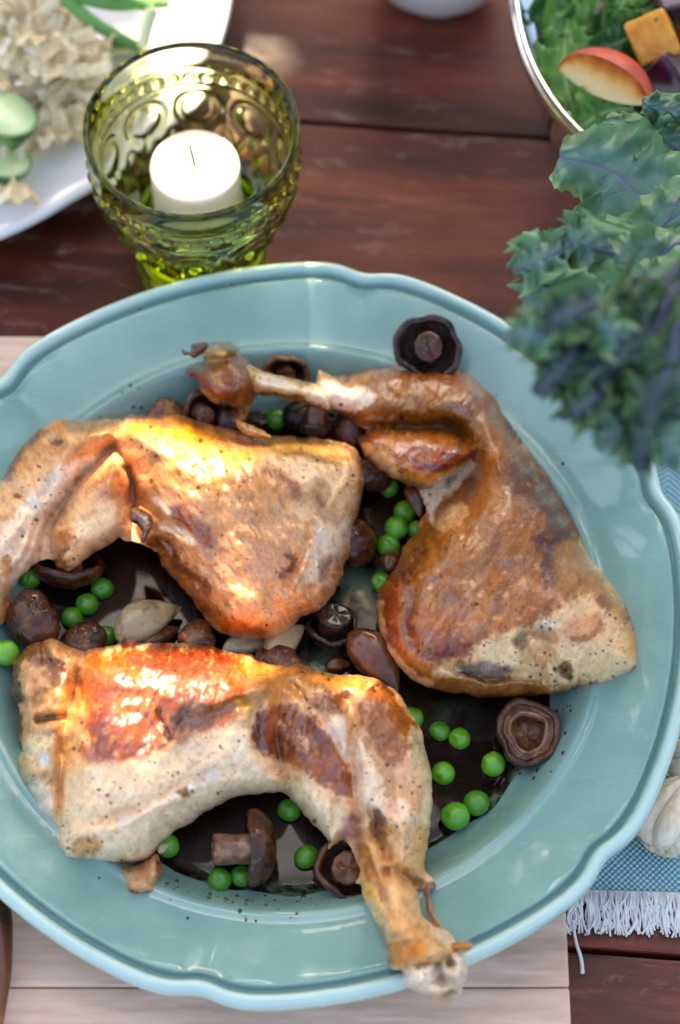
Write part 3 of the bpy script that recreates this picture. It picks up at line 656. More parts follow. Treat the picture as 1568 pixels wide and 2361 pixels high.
build_piece('bone', cB([(480, 290), (540, 310), (640, 345), (750, 370), (850, 395), (960, 420), (1040, 450), (1040, 590), (960, 570), (860, 545), (760, 530), (640, 500), (560, 490), (480, 420)]),
            [dict(p=cB([(440, 280), (640, 330), (1080, 420), (1080, 620), (860, 560), (560, 500), (440, 430)]), h=.012, w=26, s=4)], [dict(p=cB([(560, 400), (800, 450), (1000, 500)]), w=7, d=.001)], [(600, 890, .050), (780, 920, .048)], hx('cdb083'),
            [dict(line=cB([(560, 470), (800, 520), (960, 560)]), wd=7, c='8a5a34', a=.8, soft=9), dict(line=cB([(520, 320), (760, 380), (900, 410)]), wd=6, c='b58e5e', a=.7, soft=9), dict(p=cB([(560, 350), (760, 400), (780, 450), (600, 440)]), c='dcd6c8', a=.8, soft=10), dict(p=cB([(880, 440), (1040, 470), (1020, 560), (900, 520)]), c='e4d2bc', a=.8, soft=10)], 230, ck2, rag=1.2, hb=.008, fibre=(14, 4), nz=.5, gloss0=.45)
build_piece('knuckle', cB([(190, 215), (215, 165), (270, 140), (340, 135), (400, 160), (440, 215), (500, 270), (525, 310), (560, 360), (568, 430), (540, 500), (510, 560), (490, 620), (460, 660), (420, 680), (375, 665), (410, 620), (420, 580), (350, 560), (270, 545), (210, 505), (160, 460), (130, 400), (80, 350), (75, 320), (110, 295), (190, 280)]),
            [dict(p=cB([(60, 320), (190, 260), (180, 190), (290, 120), (420, 150), (520, 270), (590, 400), (540, 520), (400, 580), (250, 560), (130, 440)]), h=.020, w=46, s=4), dict(p=cB([(180, 200), (280, 120), (400, 150), (440, 240), (330, 270), (200, 270)]), h=.021, w=30, s=4)],
            [dict(p=cB([(180, 275), (280, 265), (400, 250), (480, 300)]), w=8, d=-.004), dict(p=cB([(440, 560), (450, 620), (420, 660)]), w=8, d=.003)], [(500, 900, .047), (540, 960, .040)], hx('a2603c'),
            [dict(p=cB([(200, 230), (220, 170), (340, 140), (400, 180), (330, 260), (220, 260)]), c='c9a356', a=.85, soft=14, g=.8), dict(p=cB([(300, 150), (380, 150), (430, 220), (350, 220)]), c='7a5a30', a=.7, soft=10), dict(p=cB([(80, 310), (190, 290), (230, 340), (130, 390)]), c='8c3a34', a=.7, soft=14),
             dict(p=cB([(260, 330), (520, 330), (540, 450), (400, 520), (250, 430)]), c='9a5c48', a=.6, soft=22), dict(line=cB([(180, 480), (300, 545), (400, 560)]), wd=9, c='cfa274', a=.7, soft=10), dict(p=cB([(430, 520), (530, 500), (470, 660), (390, 670)]), c='bd8450', a=.8, soft=10)], 240, ck2, rag=3, hb=.010, fibre=(50, 2), gloss0=.6)
build_piece('skin_scrap', cB([(35, 180), (60, 195), (95, 200), (100, 160), (140, 140), (200, 133), (225, 165), (205, 200), (170, 225), (130, 240), (90, 225), (50, 225)]), [dict(p=cB([(20, 170), (100, 150), (180, 120), (240, 160), (180, 240), (90, 240)]), h=.006, w=12, s=2)], [], [(460, 800, .058)], hx('5e2418'), [], 250, ck2, step=2, rag=2, hb=.004, gloss0=.8, nz=.5)
build_piece('tendon', cB([(405, 640), (440, 660), (500, 690), (560, 715), (610, 745), (640, 775), (560, 775), (500, 760), (440, 740), (410, 700), (400, 670)]), [dict(p=cB([(390, 620), (500, 670), (660, 760), (640, 790), (480, 770), (390, 700)]), h=.005, w=12, s=2)], [], [(570, 990, .062)], hx('b98858'), [], 255, ck2, step=2, rag=2, hb=.004, gloss0=.6, nz=.4)

# --- the leg in front
t3 = at(500, 1700, 0.022)
ck3 = empty('chicken_leg', tuple(t3)); tag(ck3, 'roasted chicken leg in front, deep red-brown skin, bone end resting on the plate rim', 'chicken leg', 'roasted chicken legs on the plate')
out3 = cC([(560, 245), (620, 225), (720, 212), (810, 198), (820, 165), (870, 145), (925, 165), (935, 195), (1050, 185), (1180, 195), (1300, 198), (1420, 215), (1568, 250)]) + \
    cD([(255, 60), (300, 95), (400, 118), (480, 120), (540, 115), (600, 140), (700, 165), (800, 178), (880, 180), (960, 195), (1020, 225), (1070, 260), (1120, 320), (1160, 390), (1195, 440), (1225, 500), (1240, 570), (1260, 640), (1278, 720), (1285, 830), (1280, 950), (1272, 1050), (1255, 1150), (1245, 1230), (1250, 1290), (1290, 1330), (1305, 1380), (1280, 1392), (1240, 1380), (1200, 1385), (1210, 1450), (1215, 1490), (1235, 1540), (1280, 1580), (1340, 1610), (1390, 1640), (1420, 1690), (1440, 1740), (1400, 1790), (1300, 1830), (1180, 1850), (1100, 1850), (1050, 1830), (1030, 1760), (1025, 1700), (990, 1640), (975, 1590), (945, 1530), (915, 1480), (890, 1430), (880, 1360), (840, 1345), (865, 1320), (875, 1280), (850, 1210), (825, 1160), (790, 1115), (740, 1130), (700, 1165), (690, 1110), (650, 1060), (590, 1000), (530, 930), (480, 870), (440, 838), (380, 842), (300, 850), (180, 862), (120, 890), (60, 925), (0, 955)]) + \
    cC([(1300, 1385), (1180, 1450), (1100, 1520), (1040, 1590), (980, 1640), (880, 1665), (740, 1670), (620, 1655), (520, 1655), (450, 1650), (420, 1600), (360, 1560), (345, 1510), (370, 1440), (330, 1390), (260, 1350), (235, 1300), (240, 1260), (190, 1210), (150, 1140), (120, 1060), (115, 960), (150, 890), (125, 850), (130, 780), (120, 700), (130, 630), (80, 560), (70, 500), (95, 450), (85, 380), (95, 300), (160, 240), (220, 200), (290, 175), (350, 160), (420, 185), (500, 230)])
thigh3 = cC([(420, 700), (470, 560), (500, 400), (530, 270), (640, 190), (820, 140), (1050, 150), (1300, 170), (1568, 220)]) + cD([(300, 60), (480, 90), (520, 180), (500, 350), (470, 520), (480, 700), (470, 850), (180, 890), (0, 980)]) + cC([(1300, 1410), (1100, 1560), (980, 1680), (740, 1700), (430, 1660), (360, 1560), (370, 1300), (380, 1000)])
side3 = cC([(60, 350), (160, 210), (350, 130), (560, 230), (560, 400), (500, 700), (460, 1000), (460, 1400), (400, 1600), (300, 1420), (200, 1240), (90, 1000), (130, 800), (60, 560)])
cart3 = cC([(130, 870), (220, 800), (330, 790), (410, 850), (410, 1000), (370, 1120), (280, 1160), (170, 1140), (110, 1000)])
drum3 = cD([(240, 80), (420, 70), (560, 110), (800, 160), (1000, 190), (1130, 310), (1250, 540), (1300, 780), (1280, 1060), (1260, 1260), (1180, 1330), (1060, 1200), (900, 1100), (800, 1130), (700, 1180), (600, 1020), (430, 830), (300, 600), (260, 350)])
mus3 = cD([(290, 440), (330, 360), (450, 350), (580, 420), (660, 500), (740, 620), (820, 740), (840, 860), (800, 1000), (740, 1120), (690, 1170), (600, 1020), (470, 860), (350, 640)])
outer3 = cD([(900, 260), (1000, 200), (1110, 300), (1230, 500), (1300, 750), (1280, 1000), (1180, 1050), (1080, 900), (1010, 700), (920, 500), (880, 360)])
shank3 = cD([(900, 1050), (1100, 1000), (1270, 1050), (1260, 1280), (1220, 1400), (1240, 1540), (1440, 1680), (1430, 1800), (1150, 1880), (1030, 1840), (980, 1620), (870, 1400), (850, 1200)])
ck = dict(
 lobes=[dict(p=side3, h=.017, w=55, s=5), dict(p=cart3, h=.021, w=40, s=5), dict(p=thigh3, h=.035, w=125, s=5, z=.002), dict(p=drum3, h=.022, w=95, s=7), dict(p=mus3, h=.0265, w=70, s=4), dict(p=outer3, h=.0255, w=70, s=4), dict(p=shank3, h=.0185, w=58, s=6)],
 creases=[dict(p=cC([(420, 1400), (410, 1000), (430, 720), (520, 450), (560, 280)]), w=8, d=-.003), dict(p=cD([(800, 300), (840, 480), (830, 650), (850, 820), (870, 980)]), w=11, d=-.006), dict(p=cD([(500, 240), (620, 380), (720, 520), (780, 640)]), w=8, d=-.0025),
          dict(p=cD([(200, 330), (290, 330), (280, 430), (310, 600)]), w=8, d=-.003), dict(p=cD([(920, 560), (1000, 700), (1040, 850), (1060, 960)]), w=9, d=-.0035), dict(p=cD([(950, 950), (980, 1080), (1030, 1200)]), w=9, d=-.005), dict(p=cD([(850, 1000), (920, 1180), (960, 1300), (1030, 1500)]), w=7, d=-.002),
          dict(p=cD([(1090, 1270), (1130, 1330), (1220, 1370)]), w=8, d=-.005), dict(p=cD([(1030, 1280), (1035, 1310)]), w=7, d=-.005), dict(p=cD([(1080, 1000), (1120, 1150), (1100, 1250)]), w=9, d=.0025), dict(p=cD([(1200, 700), (1230, 900), (1200, 1100)]), w=9, d=-.0022),
          dict(p=cC([(560, 1400), (800, 1330), (1000, 1250), (1200, 1140), (1400, 1080), (1568, 1030)]), w=9, d=-.0025), dict(p=cC([(600, 1480), (850, 1400), (1100, 1280), (1300, 1180)]), w=8, d=.0015), dict(p=cC([(450, 1650), (520, 1560), (600, 1480)]), w=8, d=-.002),
          dict(p=cC([(250, 690), (330, 690), (410, 680)]), w=7, d=-.004), dict(p=cC([(310, 260), (330, 420), (260, 580), (170, 600)]), w=9, d=-.003), dict(p=cC([(360, 190), (330, 350), (310, 480)]), w=8, d=.002), dict(p=cC([(150, 600), (90, 500), (100, 440)]), w=9, d=-.006),
          dict(p=cD([(1000, 1600), (1150, 1650), (1300, 1640)]), w=12, d=.002), dict(p=cD([(0, 350), (120, 320), (240, 280), (350, 240)]), w=12, d=.0025), dict(p=cC([(1060, 660), (1100, 760), (1140, 850)]), w=5, d=-.0015)],
 zctl=[(80, 1600, .038), (80, 1800, .036), (200, 1950, .034), (300, 1550, .040), (500, 1500, .042), (800, 1560, .043), (500, 1800, .034), (700, 1880, .034), (930, 1700, .040), (950, 1950, .040), (900, 2150, .050), (1000, 2230, .062)],
 base=hx('e2bd97'),
 paints=[
  dict(p=side3, c='c99668', a=.85, soft=16, g=.4), dict(p=cC([(300, 330), (420, 300), (480, 450), (340, 480)]), c='7a4022', a=.8, soft=14), dict(p=cC([(150, 220), (300, 190), (330, 300), (200, 340)]), c='8e5a34', a=.8, soft=14), dict(line=cC([(140, 250), (90, 420)]), wd=8, c='5d3a22', a=.7, soft=8),
  dict(p=cC([(60, 480), (140, 470), (150, 600), (90, 600)]), c='3a2418', a=.9, soft=7), dict(p=cC([(180, 480), (310, 420), (280, 600), (160, 620)]), c='cfae88', a=.7, soft=14), dict(p=cC([(250, 700), (400, 660), (400, 720), (260, 730)]), c='8a7c68', a=.8, soft=8),
  dict(p=cart3, c='c4b898', a=.95, soft=12, g=.5), dict(e=(102, 1755, 9, 17, 0), c='d0d2d4', a=.9, soft=5), dict(p=cC([(130, 980), (250, 1000), (330, 1100), (180, 1140)]), c='b89a6a', a=.6, soft=14), dict(line=cC([(150, 1130), (280, 1150), (350, 1110)]), wd=4, c='7d6040', a=.6, soft=6), dict(p=cC([(170, 1160), (380, 1150), (380, 1420), (260, 1340)]), c='d9cdbb', a=.8, soft=16),
  dict(line=cC([(130, 700), (125, 850)]), wd=8, c='5a3c1e', a=.8, soft=8),
  dict(p=thigh3, c='e6c29b', a=.97, soft=6, g=.35),
  dict(p=cC([(400, 760), (520, 300), (700, 230), (760, 500), (640, 800), (560, 1050), (420, 1050)]), c='d8a468', a=.8, soft=30, g=.5),
  dict(p=cC([(560, 280), (800, 220), (1200, 190), (1568, 250)]) + cD([(320, 100), (480, 130), (480, 300), (300, 400), (100, 480), (-60, 600)]) + cC([(1150, 880), (900, 960), (640, 1000), (540, 760)]), c='b8602c', a=.95, soft=32, g=1.0),
  dict(p=cC([(620, 560), (740, 540), (780, 700), (700, 900), (600, 1000), (600, 780)]), c='8e3c1a', a=.85, soft=22, g=1), dict(p=cC([(900, 250), (1300, 210), (1568, 280), (1500, 420), (1100, 420), (880, 350)]), c='8a3a1c', a=.75, soft=28, g=1), dict(p=cC([(780, 480), (1050, 520), (1080, 750), (900, 850), (780, 720)]), c='c07044', a=.6, soft=34, g=.95),
  dict(p=cC([(1080, 620), (1500, 480), (1450, 720), (1200, 860), (1060, 800)]), c='a86648', a=.7, soft=28, g=.8), dict(line=cC([(1060, 680), (1110, 780), (1130, 850)]), wd=5, c='5a3032', a=.8, soft=6), dict(line=cC([(1180, 700), (1280, 640)]), wd=9, c='5e2f30', a=.7, soft=10), dict(line=cC([(560, 900), (760, 960), (980, 930)]), wd=16, c='c05a3a', a=.6, soft=22),
  dict(p=cC([(440, 1100), (700, 1020), (1100, 960), (1400, 800), (1568, 760)]) + cD([(300, 640), (440, 830), (100, 880)]) + cC([(1200, 1400), (980, 1620), (700, 1640), (460, 1560)]), c='ebd2b4', a=.8, soft=30, g=.2),
  dict(p=cC([(500, 1520), (640, 1500), (660, 1580), (540, 1620)]), c='c88f56', a=.8, soft=14), dict(line=cC([(820, 1390), (1010, 1300), (1250, 1170), (1450, 1080)]), wd=7, c='d8d3cf', a=.8, soft=9), dict(e=(425, 1826, 14, 9, 20), c='8a5a30', a=.8, soft=7), dict(line=cC([(380, 1450), (400, 1300), (410, 1100)]), wd=8, c='d8b070', a=.6, soft=9),
  dict(p=cC([(810, 150), (930, 150), (940, 210), (830, 215)]), c='5a1c10', a=.9, soft=5, g=1),
  dict(p=drum3, c='dfb48a', a=.8, soft=10, g=.4),
  dict(p=cD([(260, 90), (480, 90), (700, 160), (960, 200), (900, 260), (700, 300), (400, 330), (240, 250)]), c='c6884a', a=.85, soft=24, g=1), dict(p=cD([(170, 330), (280, 310), (260, 420), (200, 390)]), c='dfb45c', a=.8, soft=10),
  dict(p=cD([(300, 380), (480, 340), (600, 420), (700, 520), (800, 680), (830, 860), (700, 830), (560, 720), (380, 640), (310, 560)]), c='ad5a32', a=.9, soft=20, g=.85), dict(p=cD([(400, 470), (600, 430), (700, 560), (560, 640), (400, 600)]), c='7c4440', a=.55, soft=26, g=.7), dict(line=cD([(310, 420), (300, 540), (340, 610)]), wd=14, c='6a2414', a=.85, soft=12, g=1),
  dict(p=cD([(600, 300), (760, 280), (800, 380), (720, 420), (620, 350)]), c='8c3a16', a=.85, soft=14, g=.9), dict(p=cD([(640, 660), (800, 700), (830, 860), (720, 860)]), c='a8553c', a=.7, soft=18, g=.7), dict(p=cD([(680, 450), (790, 420), (820, 640), (780, 640), (720, 540)]), c='e8d5c4', a=.85, soft=12),
  dict(p=cD([(440, 830), (560, 760), (720, 880), (790, 960), (720, 1130), (600, 1010)]), c='ead2b0', a=.8, soft=18, g=.25),
  dict(p=cD([(900, 270), (1000, 220), (1110, 330), (1200, 480), (1160, 620), (1100, 700), (1010, 660), (920, 520), (880, 380)]), c='b06a30', a=.95, soft=14, g=.7), dict(p=cD([(980, 560), (1100, 560), (1120, 680), (1020, 690)]), c='b0745e', a=.7, soft=14), dict(line=cD([(930, 250), (1010, 240), (1060, 290)]), wd=5, c='5a2410', a=.8, soft=6), dict(line=cD([(1190, 470), (1150, 580)]), wd=7, c='7d3a1c', a=.6, soft=8),
  dict(p=cD([(830, 500), (900, 520), (1020, 720), (1060, 960), (960, 960), (860, 900)]), c='dcc8b2', a=.85, soft=14), dict(p=cD([(1180, 480), (1240, 580), (1285, 800), (1270, 1050), (1210, 1000), (1160, 700)]), c='e8cfa8', a=.8, soft=14), dict(p=cD([(1040, 700), (1200, 700), (1240, 850), (1150, 1050), (1080, 950)]), c='d8a87c', a=.7, soft=22),
  dict(p=cD([(940, 940), (1010, 950), (1030, 1100), (1010, 1180), (950, 1080)]), c='7c5660', a=.85, soft=9), dict(p=cD([(800, 960), (860, 960), (900, 1080), (830, 1100), (760, 1090)]), c='b07f84', a=.7, soft=12), dict(p=cD([(1050, 880), (1180, 960), (1160, 1180), (1080, 1180), (1040, 1020)]), c='ecd3c0', a=.8, soft=14), dict(line=cD([(1140, 1280), (1220, 1350), (1300, 1370)]), wd=10, c='54281e', a=.9, soft=7, g=.7),
  dict(p=shank3, c='cf9c5e', a=.6, soft=20, g=.5), dict(line=cD([(880, 1150), (950, 1300), (1000, 1450)]), wd=13, c='a5673a', a=.7, soft=14), dict(p=cD([(900, 1380), (980, 1400), (1020, 1560), (950, 1520)]), c='dfb866', a=.8, soft=12), dict(p=cD([(1030, 1700), (1200, 1640), (1260, 1740), (1120, 1820), (1040, 1800)]), c='c98540', a=.85, soft=14, g=.6), dict(line=cD([(980, 1600), (1020, 1720), (1040, 1800)]), wd=8, c='7a4a24', a=.7, soft=10), dict(p=cD([(1240, 1600), (1380, 1640), (1360, 1740), (1260, 1720)]), c='b99a72', a=.7, soft=12)],
 fibre=(-68, 3.0), seed=300)
build_piece('meat', out3, parent=ck3, **ck)
build_piece('bone_end', cD([(1110, 1880), (1130, 1820), (1190, 1790), (1270, 1760), (1320, 1740), (1380, 1720), (1440, 1740), (1470, 1770), (1480, 1850), (1490, 1890), (1460, 1930), (1450, 1980), (1400, 2010), (1360, 2035), (1290, 2020), (1230, 1985), (1170, 1960), (1115, 1920)]),
            [dict(p=cD([(1090, 1880), (1140, 1790), (1250, 1770), (1330, 1800), (1340, 1920), (1260, 1990), (1150, 1970)]), h=.020, w=46, s=5), dict(p=cD([(1290, 1770), (1400, 1700), (1510, 1770), (1510, 1900), (1420, 1940), (1330, 1890)]), h=.018, w=40, s=5), dict(p=cD([(1220, 1900), (1360, 1880), (1480, 1920), (1440, 2040), (1300, 2050), (1210, 2000)]), h=.016, w=36, s=4)],
            [dict(p=cD([(1380, 1790), (1400, 1820)]), w=9, d=-.005), dict(p=cD([(1310, 1790), (1320, 1900), (1400, 1930)]), w=7, d=-.0025)], [(1000, 2230, .061)], hx('d9cdbc'),
            [dict(p=cD([(1130, 1850), (1260, 1790), (1320, 1880), (1200, 1960)]), c='e6dccc', a=.8, soft=16), dict(e=(1040, 2220, 12, 12, 0), c='5a3a1c', a=.9, soft=7), dict(p=cD([(1400, 1730), (1470, 1780), (1470, 1880), (1400, 1850)]), c='d8c3b0', a=.6, soft=14), dict(p=cD([(1240, 1980), (1400, 1960), (1380, 2030), (1280, 2020)]), c='a58a4c', a=.7, soft=14), dict(e=(1035, 2290, 14, 9, -20), c='6a5a4c', a=.7, soft=7), dict(p=cD([(1110, 1790), (1160, 1780), (1140, 1840)]), c='c0a070', a=.7, soft=8)], 330, ck3, rag=2.0, hb=.012, fibre=(20, 1), gloss0=.7, nz=.7, mottle=.7)
build_piece('skin_scrap', cD([(1340, 1690), (1400, 1690), (1480, 1680), (1510, 1700), (1505, 1730), (1460, 1740), (1400, 1740), (1350, 1730)]), [dict(p=cD([(1320, 1670), (1480, 1660), (1530, 1700), (1500, 1750), (1350, 1750)]), h=.005, w=12, s=2)], [], [(1060, 2180, .068)], hx('c08a50'), [], 335, ck3, step=2, rag=2, hb=.004, gloss0=.5, nz=.4)
build_piece('skin_flap', cC([(735, 1665), (830, 1680), (930, 1670), (1040, 1600), (1070, 1640), (1088, 1700), (1075, 1770), (1050, 1830), (1070, 1860), (1000, 1890), (920, 1893), (850, 1880), (820, 1840), (815, 1780), (780, 1720)]),
            [dict(p=cC([(700, 1640), (900, 1650), (1080, 1570), (1110, 1700), (1070, 1880), (900, 1920), (800, 1870), (790, 1760)]), h=.011, w=36, s=4)], [dict(p=cC([(930, 1660), (960, 1740), (1040, 1800)]), w=8, d=-.003), dict(p=cC([(1020, 1620), (1060, 1700), (1040, 1780)]), w=8, d=.003)], [(310, 2020, .036)], hx('d2a57c'),
            [dict(line=cC([(830, 1850), (950, 1880), (1060, 1850)]), wd=7, c='a0552e', a=.8, soft=8), dict(line=cC([(1060, 1660), (1070, 1760)]), wd=7, c='b06a40', a=.7, soft=8), dict(p=cC([(800, 1690), (900, 1680), (880, 1740), (820, 1740)]), c='9c8a82', a=.7, soft=10)], 340, ck3, rag=2.5, hb=.008, gloss0=.4)
sp = crom([at(*cD([(1240, 1375)])[0], .052), at(*cD([(1262, 1450)])[0], .046), at(*cD([(1280, 1530)])[0], .048), at(*cD([(1330, 1620)])[0], .058)], 6)
Vt, Ft = tube(sp - np.array(ck3.location), [.0011 + .0003 * math.sin(i * .9) for i in range(len(sp))], 8)
mesh_obj('sinew', Vt, Ft, M_CHICK, ck3, attrs={'skin': np.tile(hx('9a6238'), (len(Vt), 1)), 'gloss': np.full(len(Vt), .5)})
# ------------------------------------------------------------------ peas, mushrooms, garlic on the plate
def plate_floor(x, y): return well_z(min(math.hypot(x, y), 0.1279))
m = N('pea_skin'); v = m.coord(); oi = m.n('ShaderNodeObjectInfo')
n1 = m.noise(v, 260, 4); base = m.ramp(n1, [(0.3, hx('4da020')), (0.7, hx('7ccb3a'))])
base = m.mix(m.math('MULTIPLY', oi.outputs['Random'], 0.85), base, hx('35851c')); base = m.mix(m.ramp(m.noise(v, 900, 2), [(.55, 0), (.75, .35)]), base, hx('b4d860'))
m.to(base, 'Base Color'); m.set(Roughness=0.14, Subsurface_Weight=0.3, Subsurface_Scale=0.002, Subsurface_Radius=(.5, 1, .2), Coat_Weight=0.4, Coat_Roughness=0.08)
m.to(m.bump(m.noise(v, 500, 3), 0.25, 0.0003), 'Normal'); M_PEA = m.m
def pea_mesh(seed, dent, wr):
    r = np.random.RandomState(seed); n, k = 28, 20; V = []
    dv = r.normal(size=3); dv[2] = abs(dv[2]) + .6; dv /= np.linalg.norm(dv)
    fx = np.cross(dv, r.normal(size=3)); fx /= np.linalg.norm(fx)
    for i in range(n):
        for j in range(k):
            t = 2 * math.pi * i / n; p = math.pi * j / (k - 1)
            d = np.array([math.sin(p) * math.cos(t), math.sin(p) * math.sin(t), math.cos(p)])
            a = math.acos(max(-1, min(1, d @ dv)))
            rad = 1 - dent * math.exp(-(a / .28) ** 2) + 0.03 * math.exp(-((a - .55) / .2) ** 2)
            rad *= 1 - wr * math.exp(-((d @ fx) / .1) ** 2) * math.exp(-(a / .9) ** 2) + .012 * math.sin(5 * d[0] + 3 * d[1] + seed)
            V.append(d * rad * np.array([1, 1.0, .95]))
    return np.array(V), grid_faces(n, k, cu=True)
PEAM = []
for s_, de, wr in ((1, .20, .04), (2, .10, .10), (3, .26, .07), (4, .06, .16)):
    V, F = pea_mesh(s_, de, wr)
    o = mesh_obj('pea_source', V, F, M_PEA); PEAM.append(o.data); bpy.data.objects.remove(o)
PEAS = [(637, 966, 25, 0, 0, 'single green pea under the drumstick bone of the right-hand leg'),
 (897, 1124, 23, 0, 0, 'green pea farthest back in the gap between the two rear legs'), (933, 1180, 25, 1, 0, 'green pea just above the largest pea in the gap between the rear legs'), (914, 1217, 28, 0, .002, 'largest green pea in the gap between the two rear legs'), (960, 1222, 22, 0, 0, 'green pea half tucked under the edge of the right-hand leg'), (896, 1259, 27, 3, 0, 'flattened wrinkled olive-green pea beside the right-hand leg'), (880, 1343, 25, 0, 0, 'green pea nearest the dark upturned mushroom, touching the right-hand leg'),
 (70, 1332, 26, 1, 0, 'green pea peeking from under the drumstick of the left leg'), (236, 1357, 26, 1, 0, 'green pea at the back of the left-hand row of peas'), (202, 1393, 27, 2, 0, 'second green pea from the back in the left-hand row'), (166, 1425, 26, 2, 0, 'green pea touching the round brown mushroom on the left'), (203, 1457, 22, 0, 0, 'green pea half hidden behind the front leg, left of another'), (245, 1469, 26, 1, 0, 'green pea between the pale garlic clove and the front leg'), (14, 1505, 31, 2, .001, 'large bright pea at the left edge of the picture'),
 (950, 1656, 27, 0, 0, 'green pea mostly hidden behind the front leg'), (1014, 1686, 25, 3, 0, 'green pea left of its touching neighbour below the right-hand leg'), (1060, 1703, 26, 0, 0, 'green pea right of its touching neighbour below the right-hand leg'), (1022, 1783, 27, 0, 0, 'lone green pea beside the front leg drumstick'), (1138, 1762, 29, 2, 0, 'green pea beside the hollow upturned mushroom'), (1098, 1852, 30, 2, 0, 'upper of the two touching peas nearest the right plate edge'), (1050, 1882, 33, 0, .001, 'biggest pea, lower of the two touching near the right plate edge'),
 (667, 1868, 28, 1, 0, 'green pea in shade under the bend of the front leg'), (706, 1976, 28, 2, 0, 'green pea between the tipped mushroom and the drumstick bone'), (507, 2028, 27, 1, 0, 'leftmost of the two peas in front of the tipped mushroom'), (557, 2020, 26, 1, 0, 'green pea tucked against the cap of the tipped mushroom'), (386, 1950, 28, 0, 0, 'green pea with a scrap of meat beside the front thigh')]
for i, (px, py, r, k, dz, lab) in enumerate(PEAS):
    q0 = at(px, py, 0.026); rm = r * pxm(q0)
    z = plate_floor(q0[0], q0[1]) + rm * 0.97 + dz; q = at(px, py, z)
    o = bpy.data.objects.new('pea', PEAM[k]); COL.objects.link(o)
    o.location = q; rr = random.Random(i); o.scale = (rm * rr.uniform(.94, 1.06), rm * rr.uniform(.94, 1.06), rm * rr.uniform(.9, 1.0)); o.rotation_euler = (rr.uniform(-.5, .2), rr.uniform(-.4, .4), rr.uniform(0, 6))
    if k == 3: o.scale = (rm * 1.05, rm, rm * .85)
    tag(o, lab, 'pea', 'green peas in the gravy')
q = at(378, 1953, .031)

def mush_mat(name, dark, mid, light, rough=0.25, lo=0.3, hi=0.75):
    m = N(name); v = m.coord(); n1 = m.noise(v, 130, 5, 0.6, 0.5); n2 = m.noise(v, 420, 4, 0.6)
    m.to(m.ramp(n1, [(lo, dark), (0.5, mid), (hi, light)]), 'Base Color')
    m.to(m.ramp(n2, [(0.35, rough - .1), (0.7, rough + .2)]), 'Roughness'); m.set(Coat_Weight=0.6, Coat_Roughness=0.06, Specular_IOR_Level=.25)
    m.to(m.bump(m.math('ADD', n2, m.math('MULTIPLY', n1, 1.5)), 0.7, 0.0013), 'Normal'); return m.m
MB_BROWN = mush_mat('mushroom_brown', hx('1c0b06'), hx('4a2413'), hx('7a4828'))
MB_TAN = mush_mat('mushroom_tan', hx('36190c'), hx('6c3c20'), hx('a47448'))
MB_DARK = mush_mat('mushroom_dark', hx('0d0807'), hx('241411'), hx('4a2e26'), 0.18)
MB_STEM = mush_mat('mushroom_stem', hx('4a2a1a'), hx('8c6048'), hx('bc9678'), 0.4)
MB_GILL = mush_mat('mushroom_gill', hx('0c0605'), hx('1e100b'), hx('3a2114'), 0.3)
def mushroom(px, py, rpx, z, axis, label, cap=MB_BROWN, stem=MB_STEM, gill=MB_GILL, stem_len=.55, stem_r=.40, spin=0.0, hollow=False, seed=0, flat=.62):
    q = at(px, py, z); R = rpx * pxm(q)
    e = empty('mushroom', tuple(q)); ax = Vector(axis).normalized()
    e.rotation_mode = 'QUATERNION'; e.rotation_quaternion = ax.to_track_quat('Z', 'Y')
    rs = np.random.RandomState(seed); ph = rs.rand(4) * 6.28
    wob = lambda t: 1 + .06 * math.sin(2 * t + ph[0]) + .05 * math.sin(3 * t + ph[1]) + .03 * math.sin(5 * t + ph[3]) + .018 * math.sin(9 * t + ph[2])
    P = [(0, -flat), (.25, -flat * .975), (.5, -flat * .87), (.72, -flat * .68), (.88, -flat * .42), (.97, -flat * .14), (1.0, .06), (.985, .17), (.93, .235), (.85, .235), (.79, .19), (.76, .12)]
    V, F = lathe([(r * R, z_ * R) for r, z_ in P], 56, lambda r, z_, t, k: (r * wob(t), z_ + R * .035 * math.sin(4 * t + ph[3]) * (r / R) ** 2 + R * .01 * math.sin(13 * t + 5 * z_ / R)))
    mesh_obj('cap', V, F, cap, e)
    G = [(.77, .13), (.70, .06), (.58, 0.0), (.46, -.05), (.36, -.10)] if not hollow else [(.77, .13), (.68, .12), (.60, .16), (.54, .12), (.50, -.05), (.42, -.25), (.2, -.34), (0, -.36)]
    def gm(r, z_, t, k): return (r * wob(t), z_ + (R * .022 * (1 if int(round(t / (2 * math.pi) * 120)) % 2 else -1) if not hollow and k < 4 else R * .03 * math.sin(3 * t + k)))
    V, F = lathe([(r * R, z_ * R) for r, z_ in G], 120, gm)
    mesh_obj('gills', V, F, gill if not hollow else MB_TAN, e)
    if not hollow:
        sr, sl = stem_r, stem_len
        T = [(sr * 1.05, -.12), (sr * .98, 0.05), (sr * .96, sl * .5), (sr * 1.02, sl * .85), (sr * .97, sl * .97), (sr * .8, sl), (sr * .62, sl * .97), (sr * .3, sl * 1.02), (0, sl)]
        V, F = lathe([(r * R, z_ * R) for r, z_ in T], 40, lambda r, z_, t, k: (r * (1 + .04 * math.sin(2 * t + ph[1]) + .02 * math.sin(9 * t)), z_ + R * .02 * math.sin(3 * t + ph[2])))
        mesh_obj('stem', V, F, stem, e)
    else:
        V, F = lathe([(r * R, z_ * R) for r, z_ in [(.50, .06), (.53, .20), (.57, .235), (.61, .20), (.62, .06)]], 56, lambda r, z_, t, k: (r * wob(t) * (1 + .04 * math.sin(3 * t)), z_ + R * .03 * math.sin(2 * t + 1)))
        mesh_obj('stem_collar', V, F, MB_STEM, e)
    return tag(e, label, 'mushroom', 'mushrooms on the plate')
UPV = (0, -.35, 1.0)
